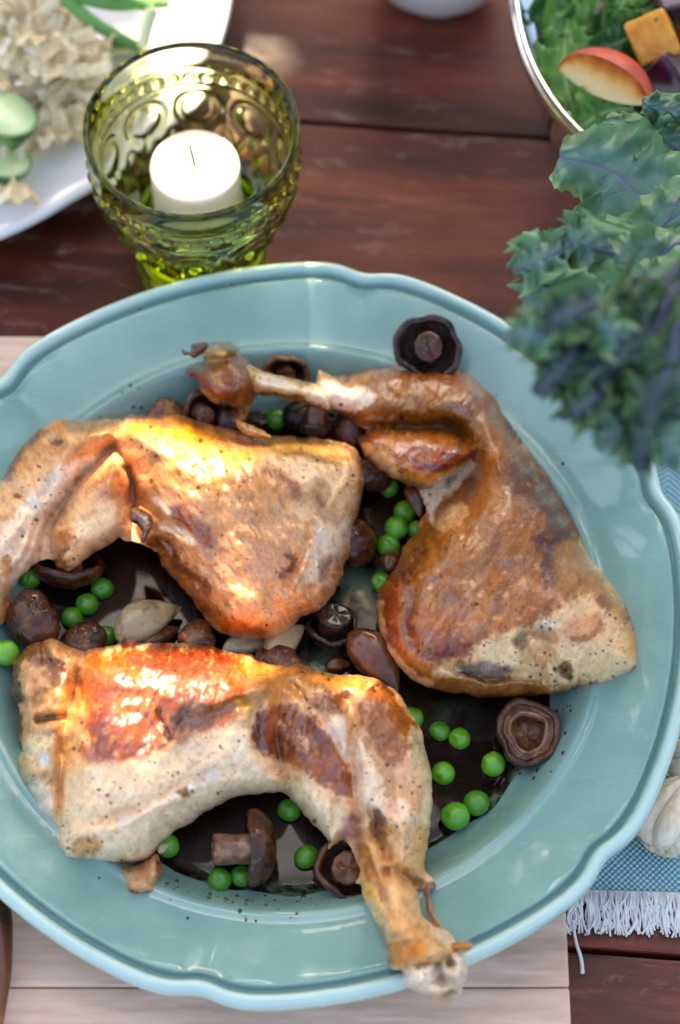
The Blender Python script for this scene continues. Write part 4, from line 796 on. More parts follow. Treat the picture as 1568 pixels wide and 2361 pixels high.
mushroom(988, 802, 79, .0535, (-.05, -.45, .9), 'dark upturned mushroom with its stem, alone behind the right-hand leg', MB_DARK, MB_BROWN, stem_len=.45, stem_r=.42, seed=1)
mushroom(660, 862, 52, .036, (.1, -.85, .55), 'small tan mushroom behind the bare drumstick bone', MB_TAN, MB_TAN, stem_len=.35, seed=2)
mushroom(380, 958, 44, .036, (.1, .2, -1), 'small tan mushroom cap behind the left-hand leg', MB_TAN, seed=3)
mushroom(463, 950, 55, .036, (.5, -.7, .5), 'brown mushroom below the knuckle of the drumstick bone', MB_BROWN, seed=4)
mushroom(545, 965, 46, .034, (-.6, .2, -.8), 'brown mushroom beside the lone pea, under the drumstick knuckle', MB_BROWN, seed=5)
mushroom(728, 985, 40, .040, (.1, .75, .5), 'mushroom with upright brown stem under the drumstick bone', MB_DARK, MB_TAN, stem_len=1.3, stem_r=.62, seed=6)
mushroom(800, 990, 48, .034, (.5, .2, -.8), 'brown mushroom where the two rear legs meet', MB_BROWN, seed=7)
mushroom(690, 960, 40, .030, (.2, .3, -.9), 'dark mushroom right of the lone pea in the back gap', MB_DARK, seed=17)
mushroom(862, 1092, 46, .034, (-.5, .3, -.8), 'brown mushroom below the folded skin of the right-hand leg', MB_BROWN, seed=8)
mushroom(826, 1250, 58, .034, (-.9, .1, -.35), 'brown mushroom against the right end of the left leg thigh', MB_BROWN, seed=9, flat=.7)
mushroom(768, 1448, 62, .031, (.12, .30, .9), 'nearly black upturned mushroom with a round stem, between the three legs', MB_DARK, MB_DARK, stem_len=.75, stem_r=.62, seed=10)
mushroom(160, 1305, 76, .032, (.05, .55, .75), 'brown upturned mushroom under the left drumstick', MB_BROWN, seed=11)
mushroom(74, 1432, 70, .036, (.55, .55, -.75), 'round brown mushroom cap beside the row of peas', MB_BROWN, MB_STEM, stem_len=.9, seed=12, flat=.75)
mushroom(1217, 1690, 79, .034, (.02, -.10, 1.0), 'hollow upturned mushroom cap by the right plate wall', MB_BROWN, hollow=True, seed=13, flat=.7)
mushroom(590, 1957, 86, .037, (-1.0, -.05, .10), 'tipped mushroom lying on its side, stem to the left', MB_BROWN, MB_STEM, stem_len=1.15, stem_r=.44, seed=14, flat=.55)
mushroom(800, 2005, 76, .033, (.15, -.10, 1), 'upturned mushroom partly covered by the front drumstick bone', MB_BROWN, MB_TAN, stem_len=.3, stem_r=.5, seed=15)
mushroom(640, 1540, 60, .031, (.2, .5, -.8), 'brown mushroom slice tucked behind the front leg', MB_TAN, seed=16)
mushroom(455, 1468, 46, .031, (.2, -.2, -.9), 'brown mushroom between pale garlic clove and left leg thigh', MB_TAN, seed=18)
mushroom(190, 1490, 60, .034, (.3, .1, -.9), 'brown mushroom hidden behind the front leg, beside the peas', MB_BROWN, seed=19)

def clove_mat(name, pale, brown, lo, hi):
    m = N(name); v = m.coord(); n1 = m.noise(v, 140, 5, 0.65, 0.6); n2 = m.noise(v, 500, 3)
    c = m.ramp(n1, [(lo, pale), (hi, brown)]); m.to(c, 'Base Color'); m.set(Roughness=0.25, Subsurface_Weight=.25, Subsurface_Scale=.002, Coat_Weight=.4, Coat_Roughness=.12)
    m.to(m.bump(n2, .4, .0004), 'Normal'); return m.m
M_CLOVE = clove_mat('roast_garlic', hx('b3a37c'), hx('6e4a26'), .5, .72)
M_CLOVEB = clove_mat('roast_garlic_brown', hx('7a4a26'), hx('38190c'), .35, .7)
def clove(px, py, L, Wd, z, ang, label, mat, seed=0, tilt=0.2, fat=.8, flatside=True):
    q = at(px, py, z); s_ = pxm(q); L *= s_; Wd *= s_
    n, k = 32, 28; V = []; rs = np.random.RandomState(seed)
    for i in range(n):
        u = i / (n - 1); prf = (math.sin(math.pi * u ** .8) ** .75) * (1 - .25 * u) if 0 < u < 1 else 0.0
        for j in range(k):
            t = 2 * math.pi * j / k; cx, cz = math.cos(t), math.sin(t)
            rr = 1.0
            if flatside and cz > 0: rr = 1 - .22 * abs(cx) ** 1.5 * 0 - .12 * (1 - abs(cx))
            ridge = 1 + .05 * math.cos(5 * t + 1)
            V.append(((u - .5) * L, cx * prf * Wd / 2 * ridge + .10 * Wd * math.sin(math.pi * u), cz * prf * Wd / 2 * fat * rr * ridge))
    o = mesh_obj('garlic_clove', np.array(V), grid_faces(n, k, cv=True), mat)
    o.location = q; o.rotation_euler = (tilt, 0.15, math.radians(ang))
    return tag(o, label, 'garlic clove', 'roasted garlic cloves on the plate')
clove(343, 1436, 175, 105, .033, 32, 'plump pale roasted garlic clove beside the left peas', M_CLOVE, 1, .5)
clove(362, 1470, 120, 70, .029, 28, 'browned garlic clove lying under the plump pale one', M_CLOVEB, 11, -.2)
clove(662, 1482, 130, 82, .033, 50, 'pale roasted garlic clove beside the nearly black mushroom', M_CLOVE, 2, .2)
clove(572, 1490, 120, 60, .030, 10, 'roasted garlic clove partly under the left leg thigh', M_CLOVE, 3, .1)
clove(862, 1530, 190, 110, .034, -55, 'shiny brown roasted clove between the front and right-hand legs', M_CLOVEB, 4, .2)
clove(905, 1292, 62, 48, .031, 60, 'small browned clove between two peas at the right-hand leg', M_CLOVEB, 5)
clove(955, 1155, 85, 50, .032, -70, 'tan roasted clove tucked under the right-hand leg behind peas', M_CLOVEB, 6)
clove(780, 1535, 60, 40, .027, 10, 'small dark clove in the gravy near the front leg', M_CLOVEB, 7)
clove(378, 1956, 34, 22, .040, 40, 'tiny pale scrap of meat lying on a pea', M_CLOVE, 8)['category'] = 'meat scrap'
# ------------------------------------------------------------------ votive glass and candle
gq = at(441, 295, .100); GX, GY = gq[0], gq[1]
m = N('olive_glass')
m.t.nodes.remove(m.b)
gb = m.n('ShaderNodeBsdfGlass'); gb.inputs['IOR'].default_value = 1.48; gb.inputs['Roughness'].default_value = 0.015; gb.inputs['Color'].default_value = (1, 1, 1, 1)
va = m.n('ShaderNodeVolumeAbsorption'); va.inputs['Color'].default_value = (.82, .87, .0, 1); va.inputs['Density'].default_value = 135
m.l(gb.outputs[0], m.out.inputs[0]); m.l(va.outputs[0], m.out.inputs[1]); M_GREEN = m.m
vg = empty('votive_glass', (GX, GY, 0)); tag(vg, 'olive green pressed glass candle holder on a short foot', 'candle holder')
OUTP = [(0, .004), (.018, .003), (.026, .0), (.0295, .001), (.0300, .004), (.0285, .009), (.0270, .015), (.0272, .021)]
for k in range(0, 49):
    z_ = .023 + k * .0010; OUTP.append((float(np.interp(z_, [.021, .027, .036, .046, .056, .0655, .072], [.0272, .0290, .0325, .0365, .0402, .0430, .0440])), z_))
OUTP += [(.0446, .0722), (.0449, .0740), (.0444, .0750)] + [(.0440 + .00004 * k, .0756 + .0005 * k) for k in range(14)] + [(.0448, .0830), (.0452, .0845), (.0448, .0858), (.0449, .092), (.0453, .097), (.0457, .0988), (.0455, .1002), (.0446, .1008)]
INP = [(.0434, .1002), (.0424, .0985), (.0417, .090), (.0412, .078), (.0402, .068), (.0385, .060), (.0362, .053), (.0335, .0475), (.0295, .0440), (.020, .0428), (0, .0428)]
NOUT = len(OUTP)
def vmod(r, z, t, k):
    if k >= NOUT: return r, z
    if .026 <= z <= .071:                              # pressed arches with a thumbprint in each, diamonds below
        n_ = 10; ph = ((t * n_ / (2 * math.pi)) % 1.0) - .5
        a = (z - .060) / .0085; e_ = math.hypot(ph / .36, a)
        r += .0016 * math.exp(-((e_ - 1) / .22) ** 2) - .0014 * math.exp(-(e_ / .7) ** 2)
        if z < .052:
            b_ = (.052 - z) / .024; d_ = abs(abs(ph * 2) - b_); r += .0015 * math.exp(-(d_ / .14) ** 2) * min(1, (z - .026) / .004)
            d2 = abs(abs(ph * 2) - (1 - b_)); r += .0012 * math.exp(-(d2 / .14) ** 2) * min(1, (z - .026) / .004)
    if .0750 <= z <= .0828:                            # ring of round beads
        ph = ((t * 40 / (2 * math.pi)) % 1.0) - .5; a = (z - .0789) / .0030; e_ = (ph / .42) ** 2 + a * a
        r += .0019 * math.sqrt(max(0, 1 - e_))
    return r, z
V, F = lathe(OUTP + INP, 480, vmod); mesh_obj('bowl', V, F, M_GREEN, vg)
def uvs(c, r, nu=10, nv=7, sc=(1, 1, 1)):
    V = [(c[0] + r * sc[0] * math.sin(math.pi * j / (nv - 1)) * math.cos(2 * math.pi * i / nu), c[1] + r * sc[1] * math.sin(math.pi * j / (nv - 1)) * math.sin(2 * math.pi * i / nu), c[2] + r * sc[2] * math.cos(math.pi * j / (nv - 1))) for i in range(nu) for j in range(nv)]
    return V, grid_faces(nu, nv, cu=True)
m = N('wax'); m.set(Base_Color=(.78, .76, .72, 1), Roughness=.45, Subsurface_Weight=.5, Subsurface_Scale=.006, Subsurface_Radius=(1, .85, .7))
m.to(m.bump(m.noise(m.coord(), 150, 3), .2, .0006), 'Normal'); M_WAX = m.m
cn = empty('candle', (GX, GY, .0432)); tag(cn, 'short white unlit pillar candle inside the green glass holder', 'candle')
V, F = lathe([(0, .0), (.0185, .0), (.0192, .0008), (.0193, .020), (.0193, .0285), (.0190, .0297), (.0183, .0303), (.012, .0305), (.004, .0302), (0, .0300)], 64); mesh_obj('wax_body', V, F, M_WAX, cn)
Vt, Ft = tube(crom([(0, 0, .029), (-.0004, .001, .033), (-.0012, .003, .036), (-.002, .006, .0375)], 4), .0009, 6); mesh_obj('wick', Vt, Ft, mat_plain('wick', hx('8c7f72'), .8), cn)

# ------------------------------------------------------------------ white platter with pasta salad
M_WHITE = mat_plain('white_glaze', hx('e6e6ea'), .18, .04, 40, coat=.5)
pa = at(-5, 548, .026); pb = at(528, 30, .026)
mid = (pa + pb) / 2; dv = pb - pa; L = math.hypot(dv[0], dv[1]); RP = .175
nrm = np.array([-dv[1], dv[0]]) / L; PC = mid[:2] + nrm * math.sqrt(RP ** 2 - (L / 2) ** 2)
def wmod(r, z, t, k):
    if r > .12: r = r * (1 + .014 * (r / RP) * (abs(math.sin(4 * t + .6)) - .5))
    return r, z
V, F = lathe([(0, .006), (.10, .006), (.112, .008), (.120, .014), (.128, .018), (.150, .022), (.166, .0265), (.172, .0285), (.175, .0285), (.1765, .0265), (.1745, .0245), (.150, .017), (.125, .010), (.108, .0), (.100, .0), (.096, .003), (0, .003)], 200, wmod)
wp = mesh_obj('white_platter', V, F, M_WHITE); wp.location = (PC[0], PC[1], .0002); tag(wp, 'white scalloped platter of pasta salad at the upper left', 'platter')
M_PASTA = mat_plain('pasta', hx('dcc49a'), .4, .22, 90, sss=.2, bump=.0006, bscale=260)
m = N('pasta_specked'); v = m.coord(); n1 = m.noise(v, 1.2, 5, .6)
base = m.ramp(n1, [(.3, hx('d2b278')), (.55, hx('f0deb4')), (.75, hx('f6ecd4'))]); vo = m.n('ShaderNodeTexVoronoi'); vo.inputs['Scale'].default_value = 2.6; m.l(v, vo.inputs[0])
base = m.mix(m.ramp(vo.outputs['Distance'], [(.10, .9), (.16, 0)]), base, hx('3d4a22')); m.to(base, 'Base Color'); m.set(Roughness=.35, Subsurface_Weight=.15, Subsurface_Scale=.1)
M_PASTA = m.m
def farfalle(seed):
    rs = np.random.RandomState(seed); nu, nv = 33, 15; V = []
    for i in range(nu):
        u = i / (nu - 1) * 2 - 1
        for j in range(nv):
            w_ = j / (nv - 1) * 2 - 1
            pinch = .34 + .66 * min(1, abs(u) ** .8 * 1.25)
            x = u * (1 + (.05 * (1 if j % 2 else -1) if i in (0, nu - 1) else 0)); y = w_ * .62 * pinch
            z = .22 * math.cos(w_ * math.pi * 1.5) * math.exp(-(u / .38) ** 2) + .10 * math.sin(3 * u + seed) + .16 * math.sin(6.5 * w_ + seed * 2 + 2 * u) * abs(u) + .18 * u * u * (1 if seed % 2 else -.6)
            V.append((x, y, z))
    V = np.array(V); n0 = len(V); V2 = V + np.array([0, 0, -.045]); F = grid_faces(nu, nv)
    F2 = [tuple(reversed([a + n0 for a in f])) for f in F]
    B = [i * nv for i in range(nu)] + [(nu - 1) * nv + j for j in range(1, nv)] + [i * nv + nv - 1 for i in range(nu - 2, -1, -1)] + [j for j in range(nv - 2, 0, -1)]
    F3 = [(B[k], B[(k + 1) % len(B)], B[(k + 1) % len(B)] + n0, B[k] + n0) for k in range(len(B))]
    return np.concatenate([V, V2]), F + F2 + [tuple(reversed(f)) for f in F3]
FARM = []
for s_ in range(4):
    V, F = farfalle(s_ + 1); o = mesh_obj('farfalle_source', V, F, M_PASTA); FARM.append(o.data); bpy.data.objects.remove(o)
rs = np.random.RandomState(3)
PAST = [(30, 30), (95, 40), (150, 60), (40, 110), (110, 110), (180, 125), (20, 170), (150, 180), (215, 180), (125, 235), (185, 235), (100, 285), (155, 270), (120, 20), (25, 410), (-10, 440), (-30, 90), (60, -10), (60, 75), (140, 90), (190, 110), (70, 140), (120, 150), (175, 155), (100, 200), (160, 215), (90, 245), (130, 300), (60, 20), (15, 70)]
for i, (px, py) in enumerate(PAST):
    z = .028 + .012 * rs.rand() + (.012 if py < 200 and 20 < px < 200 else 0); q = at(px, py, z)
    o = bpy.data.objects.new('bow_tie_pasta', FARM[i % 4]); COL.objects.link(o); o.location = q; s_ = .0145 * rs.uniform(.85, 1.15); o.scale = (s_,) * 3
    o.rotation_euler = (rs.uniform(-.7, .7), rs.uniform(-.6, .6), rs.uniform(0, 3.14)); tag(o, 'cream bow-tie pasta piece in the heap on the white platter', 'pasta', 'bow-tie pasta on the white platter')
m = N('cucumber'); c = m.n('ShaderNodeTexCoord'); ln = m.n('ShaderNodeVectorMath', operation='LENGTH'); m.l(c.outputs['Object'], ln.inputs[0])
m.to(m.ramp(ln.outputs['Value'], [(.0, hx('cfe3b8')), (.55, hx('c4ddaa')), (.88, hx('b9d6a4')), (.96, hx('7cb070')), (1.0, hx('1f5a26'))]), 'Base Color'); m.set(Roughness=.25, Subsurface_Weight=.2, Subsurface_Scale=.1); M_CUC = m.m
for i, (px, py, z, rx, ry, lab) in enumerate(((8, 268, .046, -.25, .30, 'cucumber slice leaning against the pasta, nearer the heap top'), (-8, 362, .036, .15, .4, 'cucumber slice under the lower pasta at the left edge'), (-20, 300, .034, .2, .1, 'cucumber slice cut by the left edge of the picture'), (268, 110, .030, .9, .3, 'dark green cucumber end behind the pasta heap'))):
    V, F = lathe([(0, .16), (.9, .16), (.97, .13), (1, .06), (1, -.06), (.97, -.13), (.9, -.16), (0, -.16)], 40, lambda r, z_, t, k: (r * (1 + .015 * math.sin(5 * t)), z_))
    o = mesh_obj('cucumber_slice', V, F, M_CUC); o.location = at(px, py, z); s_ = .0155; o.scale = (s_, s_ * 1.05, s_); o.rotation_euler = (rx, ry, i); tag(o, lab, 'cucumber', 'cucumber slices on the white platter')
M_SCAL = mat_plain('scallion_green', hx('5f9a4e'), .35, .25, 30); M_SCALW = mat_plain('scallion_white', hx('d8dfb0'), .35, .1, 30)
for i, (pp, r0, mt, lab) in enumerate((([(120, -30), (200, 40), (270, 85), (322, 112)], .0034, M_SCAL, 'long green onion stalk running down to the candle glass'), ([(170, -10), (260, 12), (340, 10), (385, 8)], .0030, M_SCAL, 'green onion stalk lying along the top of the platter'), ([(352, 20), (340, 60), (330, 108)], .0032, M_SCALW, 'pale green onion end beside the candle glass'), ([(230, -25), (290, 0), (350, 18)], .0032, M_SCAL, 'green onion stalk at the very top of the platter'))):
    path = crom([at(a, b, .056 - .005 * k) for k, (a, b) in enumerate(pp)], 6); Vt, Ft = tube(path, np.linspace(r0, r0 * .8, len(path)), 12)
    tag(mesh_obj('green_onion', Vt, Ft, mt), lab, 'green onion', 'green onions on the white platter')
# white bowl at the top edge
wb = at(1015, -185, .045)
V, F = lathe([(0, .008), (.02, .009), (.03, .018), (.0365, .034), (.0385, .045), (.0395, .0462), (.0405, .045), (.0395, .036), (.034, .016), (.024, .003), (.022, .0), (0, .0)], 72)
o = mesh_obj('white_bowl', V, F, M_WHITE); o.location = (wb[0], wb[1], .0002); tag(o, 'white bowl cut by the top edge of the picture', 'bowl')

# ------------------------------------------------------------------ glass salad bowl
m = N('clear_glass'); m.t.nodes.remove(m.b); gb = m.n('ShaderNodeBsdfGlass'); gb.inputs['IOR'].default_value = 1.47; gb.inputs['Roughness'].default_value = .01; m.l(gb.outputs[0], m.out.inputs[0]); M_CLEAR = m.m
sb = at(1700, -5, .085); SBX, SBY = sb[0], sb[1]; sx = 505 * pxm(sb); sy = sx * 1.12
def smod(r, z, t, k): return r, z
V, F = lathe([(0, .004), (.6, .004), (.72, .008), (.80, .020), (.88, .045), (.95, .070), (.975, .080), (.985, .0835), (.995, .0858), (1.008, .0868), (1.024, .0868), (1.036, .0855), (1.042, .083), (1.038, .080), (1.020, .077), (.98, .066), (.915, .040), (.84, .014), (.76, .001), (.7, 0), (0, 0)], 140)
V[:, 0] *= sx; V[:, 1] *= sy
sbo = mesh_obj('glass_bowl', V, F, M_CLEAR); sbo.location = (SBX, SBY, .0003); tag(sbo, 'clear glass bowl of green salad at the upper right', 'bowl')

def leaf_sheet(spine, side, width, nrm, nu, nv, lobe, ruf, seed, thick=.0005, frill=0.0, curl=0.0, ff=6.0, fine=0.0):
    """spine (n,3), side/nrm (n,3) unit, width (n,) half widths"""
    S_ = np.array(spine); n = len(S_); rs = np.random.RandomState(seed); ph = rs.rand(8) * 6.28
    ts = np.linspace(0, n - 1, nu); ii = np.arange(n)
    I = lambda A: np.stack([np.interp(ts, ii, np.asarray(A)[:, k]) for k in range(3)], 1)
    P = I(S_); sd = I(side); nn = I(nrm); wd = np.interp(ts, ii, width); u = np.linspace(0, 1, nu)
    V = []; vein = []; vv = np.linspace(-1, 1, nv)
    for i in range(nu):
        for j, q in enumerate(vv):
            s_ = 1 if q > 0 else -1; a = abs(q)
            lob = 1 + lobe[0] * math.sin(lobe[1] * u[i] * 6.28 + ph[0] + (1.3 if s_ > 0 else 0)) + lobe[0] * .55 * math.sin(lobe[1] * 2.3 * u[i] * 6.28 + ph[1] + s_)
            w_ = wd[i] * lob; us = u[i] * 6.28
            h = ruf * (a ** 2) * (math.sin(us * 3.3 + ph[2] + 1.7 * s_) + .6 * math.sin(us * 7.1 + ph[3] + s_)) + frill * (a ** 4) * (math.sin(us * ff + ph[4] + s_ + a * 2) + .5 * math.sin(us * ff * 1.9 + ph[5] - s_))
            h += ruf * .35 * a * (math.sin(9 * a + us * 5 + ph[6])) - curl * a * a
            off = frill * .35 * (a ** 4) * math.cos(us * ff + ph[7] + s_) + fine * .6 * a ** 7 * math.cos(us * ff * 3.1 + ph[7])
            h += fine * a ** 6 * math.sin(us * ff * 3.1 + ph[7] + 2 * a); w_ *= 1 + (.05 * math.sin(us * ff * 3.1 + ph[3]) * a ** 4 if fine > 0 else 0)
            tang = P[min(i + 1, nu - 1)] - P[max(i - 1, 0)]; tang = tang / (np.linalg.norm(tang) + 1e-9)
            V.append(P[i] + sd[i] * q * w_ + nn[i] * h + tang * (off + a * w_ * .22))
            dm = a * wd[i] / max(wd.max(), 1e-6)
            sv = abs(((u[i] * 5.2 - a * .55 + (.25 if s_ > 0 else 0)) % 1.0) - .5) * 2
            vein.append(max(math.exp(-(dm / .028) ** 2), .7 * math.exp(-((1 - sv) / .05) ** 2) * (1 - .8 * a)))
    V = np.array(V); F = grid_faces(nu, nv); edge = np.tile(np.abs(vv), nu)
    return V, F, np.array(vein), edge
def leaf_mat(name, inner, outer, veinc, rough=.45, scale=60):
    m = N(name); v = m.coord(); n1 = m.noise(v, scale, 5, .6); ve = m.attr('vein'); ed = m.attr('edge')
    base = m.mix(m.ramp(ed.outputs['Fac'], [(.35, 0.0), (1.0, 1.0)]), inner, outer)
    base = m.mix(.6, base, m.ramp(n1, [(.3, (.45, .5, .5)), (.7, (1.25, 1.2, 1.15))]), 'MULTIPLY')
    base = m.mix(m.math('MULTIPLY', ve.outputs['Fac'], .9), base, veinc)
    m.to(base, 'Base Color'); m.set(Roughness=rough, Specular_IOR_Level=.45, Coat_Weight=.15, Coat_Roughness=.3)
    m.to(m.bump(m.math('SUBTRACT', m.noise(v, scale * 4, 4), m.math('MULTIPLY', ve.outputs['Fac'], .8)), .5, .0012), 'Normal')
    tl = m.n('ShaderNodeBsdfTranslucent'); m.l(base, tl.inputs[0]); mx = m.n('ShaderNodeMixShader'); mx.inputs[0].default_value = .18
    m.l(m.b.outputs[0], mx.inputs[1]); m.l(tl.outputs[0], mx.inputs[2]); m.l(mx.outputs[0], m.out.inputs[0]); return m.m
M_LETT = leaf_mat('salad_leaf', hx('5c9a42'), hx('78b04e'), hx('b5cf8a'), .35)
M_ARUG = leaf_mat('dark_salad_leaf', hx('2f6e36'), hx('3f7f3c'), hx('86b070'), .35)
def frame(pts3):
    P = np.array(pts3); T = np.gradient(P, axis=0); T /= np.linalg.norm(T, axis=1)[:, None]
    toc = CAM - P; toc /= np.linalg.norm(toc, axis=1)[:, None]
    sd = np.cross(toc, T); sd /= np.linalg.norm(sd, axis=1)[:, None]; nn = np.cross(T, sd); nn *= np.sign((nn * toc).sum(1))[:, None]
    return P, sd, nn
SAL = [([(1320, 260, .066), (1300, 150, .072), (1310, 50, .074), (1340, -40, .076)], 62, M_LETT, 'broad bright green salad leaf along the left side of the glass bowl'),
 ([(1360, 130, .074), (1420, 100, .080), (1500, 60, .082), (1560, 40, .08)], 55, M_ARUG, 'dark green salad leaf behind the peach wedge'),
 ([(1330, 300, .066), (1390, 260, .074), (1460, 250, .078)], 70, M_LETT, 'pale green salad leaf below the peach wedge'),
 ([(1265, 110, .068), (1270, 30, .074), (1300, -60, .078)], 48, M_ARUG, 'dark green salad leaf at the top of the glass bowl'),
 ([(1420, 40, .080), (1440, 0, .084), (1470, -50, .084)], 55, M_LETT, 'bright green salad leaf above the orange squash cube'),
 ([(1560, 250, .07), (1490, 200, .072), (1440, 150, .072)], 60, M_ARUG, 'dark green salad leaf under the purple beet'),
 ([(1480, 330, .06), (1540, 290, .07), (1610, 270, .07)], 70, M_ARUG, 'dark salad leaf beside the kale in the bowl'),
 ([(1350, 350, .05), (1420, 330, .06), (1480, 290, .062)], 60, M_LETT, 'pale salad leaf deep in the bowl near its front rim'),
 ([(1640, 60, .07), (1720, 0, .078), (1800, -60, .08)], 90, M_LETT, 'bright salad leaf beyond the right edge of the picture, left of centre in the bowl'),
 ([(1680, 220, .066), (1760, 150, .074), (1860, 80, .074)], 100, M_ARUG, 'dark salad leaf beyond the right edge, at the near side of the bowl'),
 ([(1850, -40, .06), (1950, 40, .066), (2050, 80, .06)], 110, M_LETT, 'bright salad leaf at the far right side of the bowl'),
 ([(1650, -180, .066), (1780, -190, .072), (1920, -180, .07)], 120, M_ARUG, 'dark salad leaf at the far side of the bowl'),
 ([(1500, -160, .07), (1580, -120, .076), (1660, -60, .078)], 90, M_LETT, 'bright salad leaf just above the top edge of the picture'),
 ([(1300, 150, .05), (1420, 150, .052), (1580, 150, .052)], 150, M_ARUG, 'wide dark leaf lining the bottom of the glass bowl')]
for i, (sp_, wpx, mt, lab) in enumerate(SAL):
    pts = crom([at(a, b, z) for a, b, z in sp_], 6); P, sd, nn = frame(pts); n = len(P); wd = wpx * pxm(P[0]) * np.sin(np.linspace(.35, 2.95, n)) ** .7
    V, F, ve, ed = leaf_sheet(P, sd, wd, nn, 50, 25, (.16, 2.3), .007, 40 + i, frill=.002)
    e = empty('salad_leaf', tuple(P[0])); tag(e, lab, 'salad leaf', 'salad leaves in the glass bowl')
    mesh_obj('blade', V - P[0], F, mt, e, attrs={'vein': ve, 'edge': ed})
# peach wedge
pq = at(1400, 185, .088)
pw = empty('peach_wedge', tuple(pq)); pw.rotation_euler = (math.radians(28), math.radians(-8), math.radians(-33)); tag(pw, 'cut peach wedge with orange-red skin on the salad', 'peach')
m = N('peach_flesh'); v = m.coord(); n1 = m.noise(v, 90, 4); sv = m.n('ShaderNodeSeparateXYZ'); m.l(v, sv.inputs[0])
rm_ = m.attr('rim'); g_ = m.math('ADD', rm_.outputs['Fac'], m.math('MULTIPLY', m.math('SUBTRACT', n1, .5), .7)); m.to(m.ramp(g_, [(.25, hx('efd09a')), (.5, hx('edbe78')), (.72, hx('d9822e')), (.95, hx('a8441a'))]), 'Base Color'); m.set(Roughness=.35, Subsurface_Weight=.3, Subsurface_Scale=.004); m.to(m.bump(m.noise(v, 300, 3), .4, .0005), 'Normal'); M_PFL = m.m
M_PSK = mat_plain('peach_skin', hx('b8452e'), .45, .45, 60)
hl, th = .0225, .0125; Lx = []; nA = 40
skin = Mesh(); fl = Mesh(); arc = []
for i in range(nA + 1):
    a = i / nA * math.pi; arc.append((-hl * math.cos(a), .0135 * math.sin(a)))
# wedge: outer curved skin (arc swept through 50 degrees), two flat cut faces
def wpt(i, ph):
    x, r = arc[i]; return (x, r * math.cos(ph) * 1.25 - .004, r * math.sin(ph) * 1.25)
nph = 9; phs = np.linspace(-.05, .95, nph)
Vs = [wpt(i, p) for i in range(nA + 1) for p in phs]; skin.add(Vs, grid_faces(nA + 1, nph)); s_o = None
RIMA = []
def cutface(ph, flip):
    V = []; kk = 9
    for i in range(nA + 1):
        o_ = np.array(wpt(i, ph)); x = arc[i][0]; inn = np.array([x * .92, -.004 - .004 * (1 - (x / hl) ** 2), 0])
        for k in range(kk): V.append(inn + (o_ - inn) * (k / (kk - 1))); RIMA.append(k / (kk - 1))
    return V, ([tuple(reversed(f)) for f in grid_faces(nA + 1, kk)] if flip else grid_faces(nA + 1, kk))
fl.add(*cutface(phs[-1], False)); fl.add(*cutface(phs[0], True))
skin.obj('skin', M_PSK, pw); fl.obj('flesh', M_PFL, pw, attrs={'rim': np.array(RIMA)})
# squash and beet cubes
def chunk(name, px, py, z, s_, rot, mat, lab, cat, group, seed):
    bm = bmesh.new(); bmesh.ops.create_cube(bm, size=1); r = random.Random(seed)
    for vt in bm.verts: vt.co += Vector((r.uniform(-.1, .1), r.uniform(-.1, .1), r.uniform(-.1, .1)))
    bmesh.ops.bevel(bm, geom=list(bm.edges), offset=.12, segments=4, profile=.6, affect='EDGES')
    me = bpy.data.meshes.new(name); bm.to_mesh(me); bm.free(); me.materials.append(mat); me.polygons.foreach_set('use_smooth', [True] * len(me.polygons))
    o = bpy.data.objects.new(name, me); COL.objects.link(o); o.location = at(px, py, z); o.scale = s_; o.rotation_euler = rot; return tag(o, lab, cat, group)
m = N('squash'); v = m.coord(); n1 = m.noise(v, 2.2, 5, .6); n2 = m.noise(v, 3.4, 3)
b_ = m.ramp(n1, [(.3, hx('d07a14')), (.7, hx('eda93c'))]); b_ = m.mix(m.ramp(n2, [(.62, 0), (.7, .9)]), b_, hx('3a2a16')); m.to(b_, 'Base Color'); m.set(Roughness=.3, Subsurface_Weight=.2, Subsurface_Scale=.1); M_SQ = m.m
M_BEET = mat_plain('beet', hx('3a0a24'), .22, .4, 3, coat=.4)
chunk('squash_cube', 1508, 92, .088, (.017, .019, .016), (.5, -.35, .25), M_SQ, 'roasted orange squash cube with charred herbs on the salad', 'squash', None, 1)
chunk('beet_cube', 1535, 12, .084, (.017, .016, .016), (.2, .3, .5), M_BEET, 'purple beet piece at the top right edge of the salad', 'beet', 'beet pieces in the salad', 2)
chunk('beet_cube', 1555, 178, .082, (.018, .017, .016), (.4, .5, .9), M_BEET, 'purple beet piece right of the peach wedge', 'beet', 'beet pieces in the salad', 3)
chunk('beet_cube', 1610, 110, .08, (.018, .017, .016), (.1, .2, .2), M_BEET, 'purple beet piece cut by the right edge beside the squash cube', 'beet', 'beet pieces in the salad', 4)
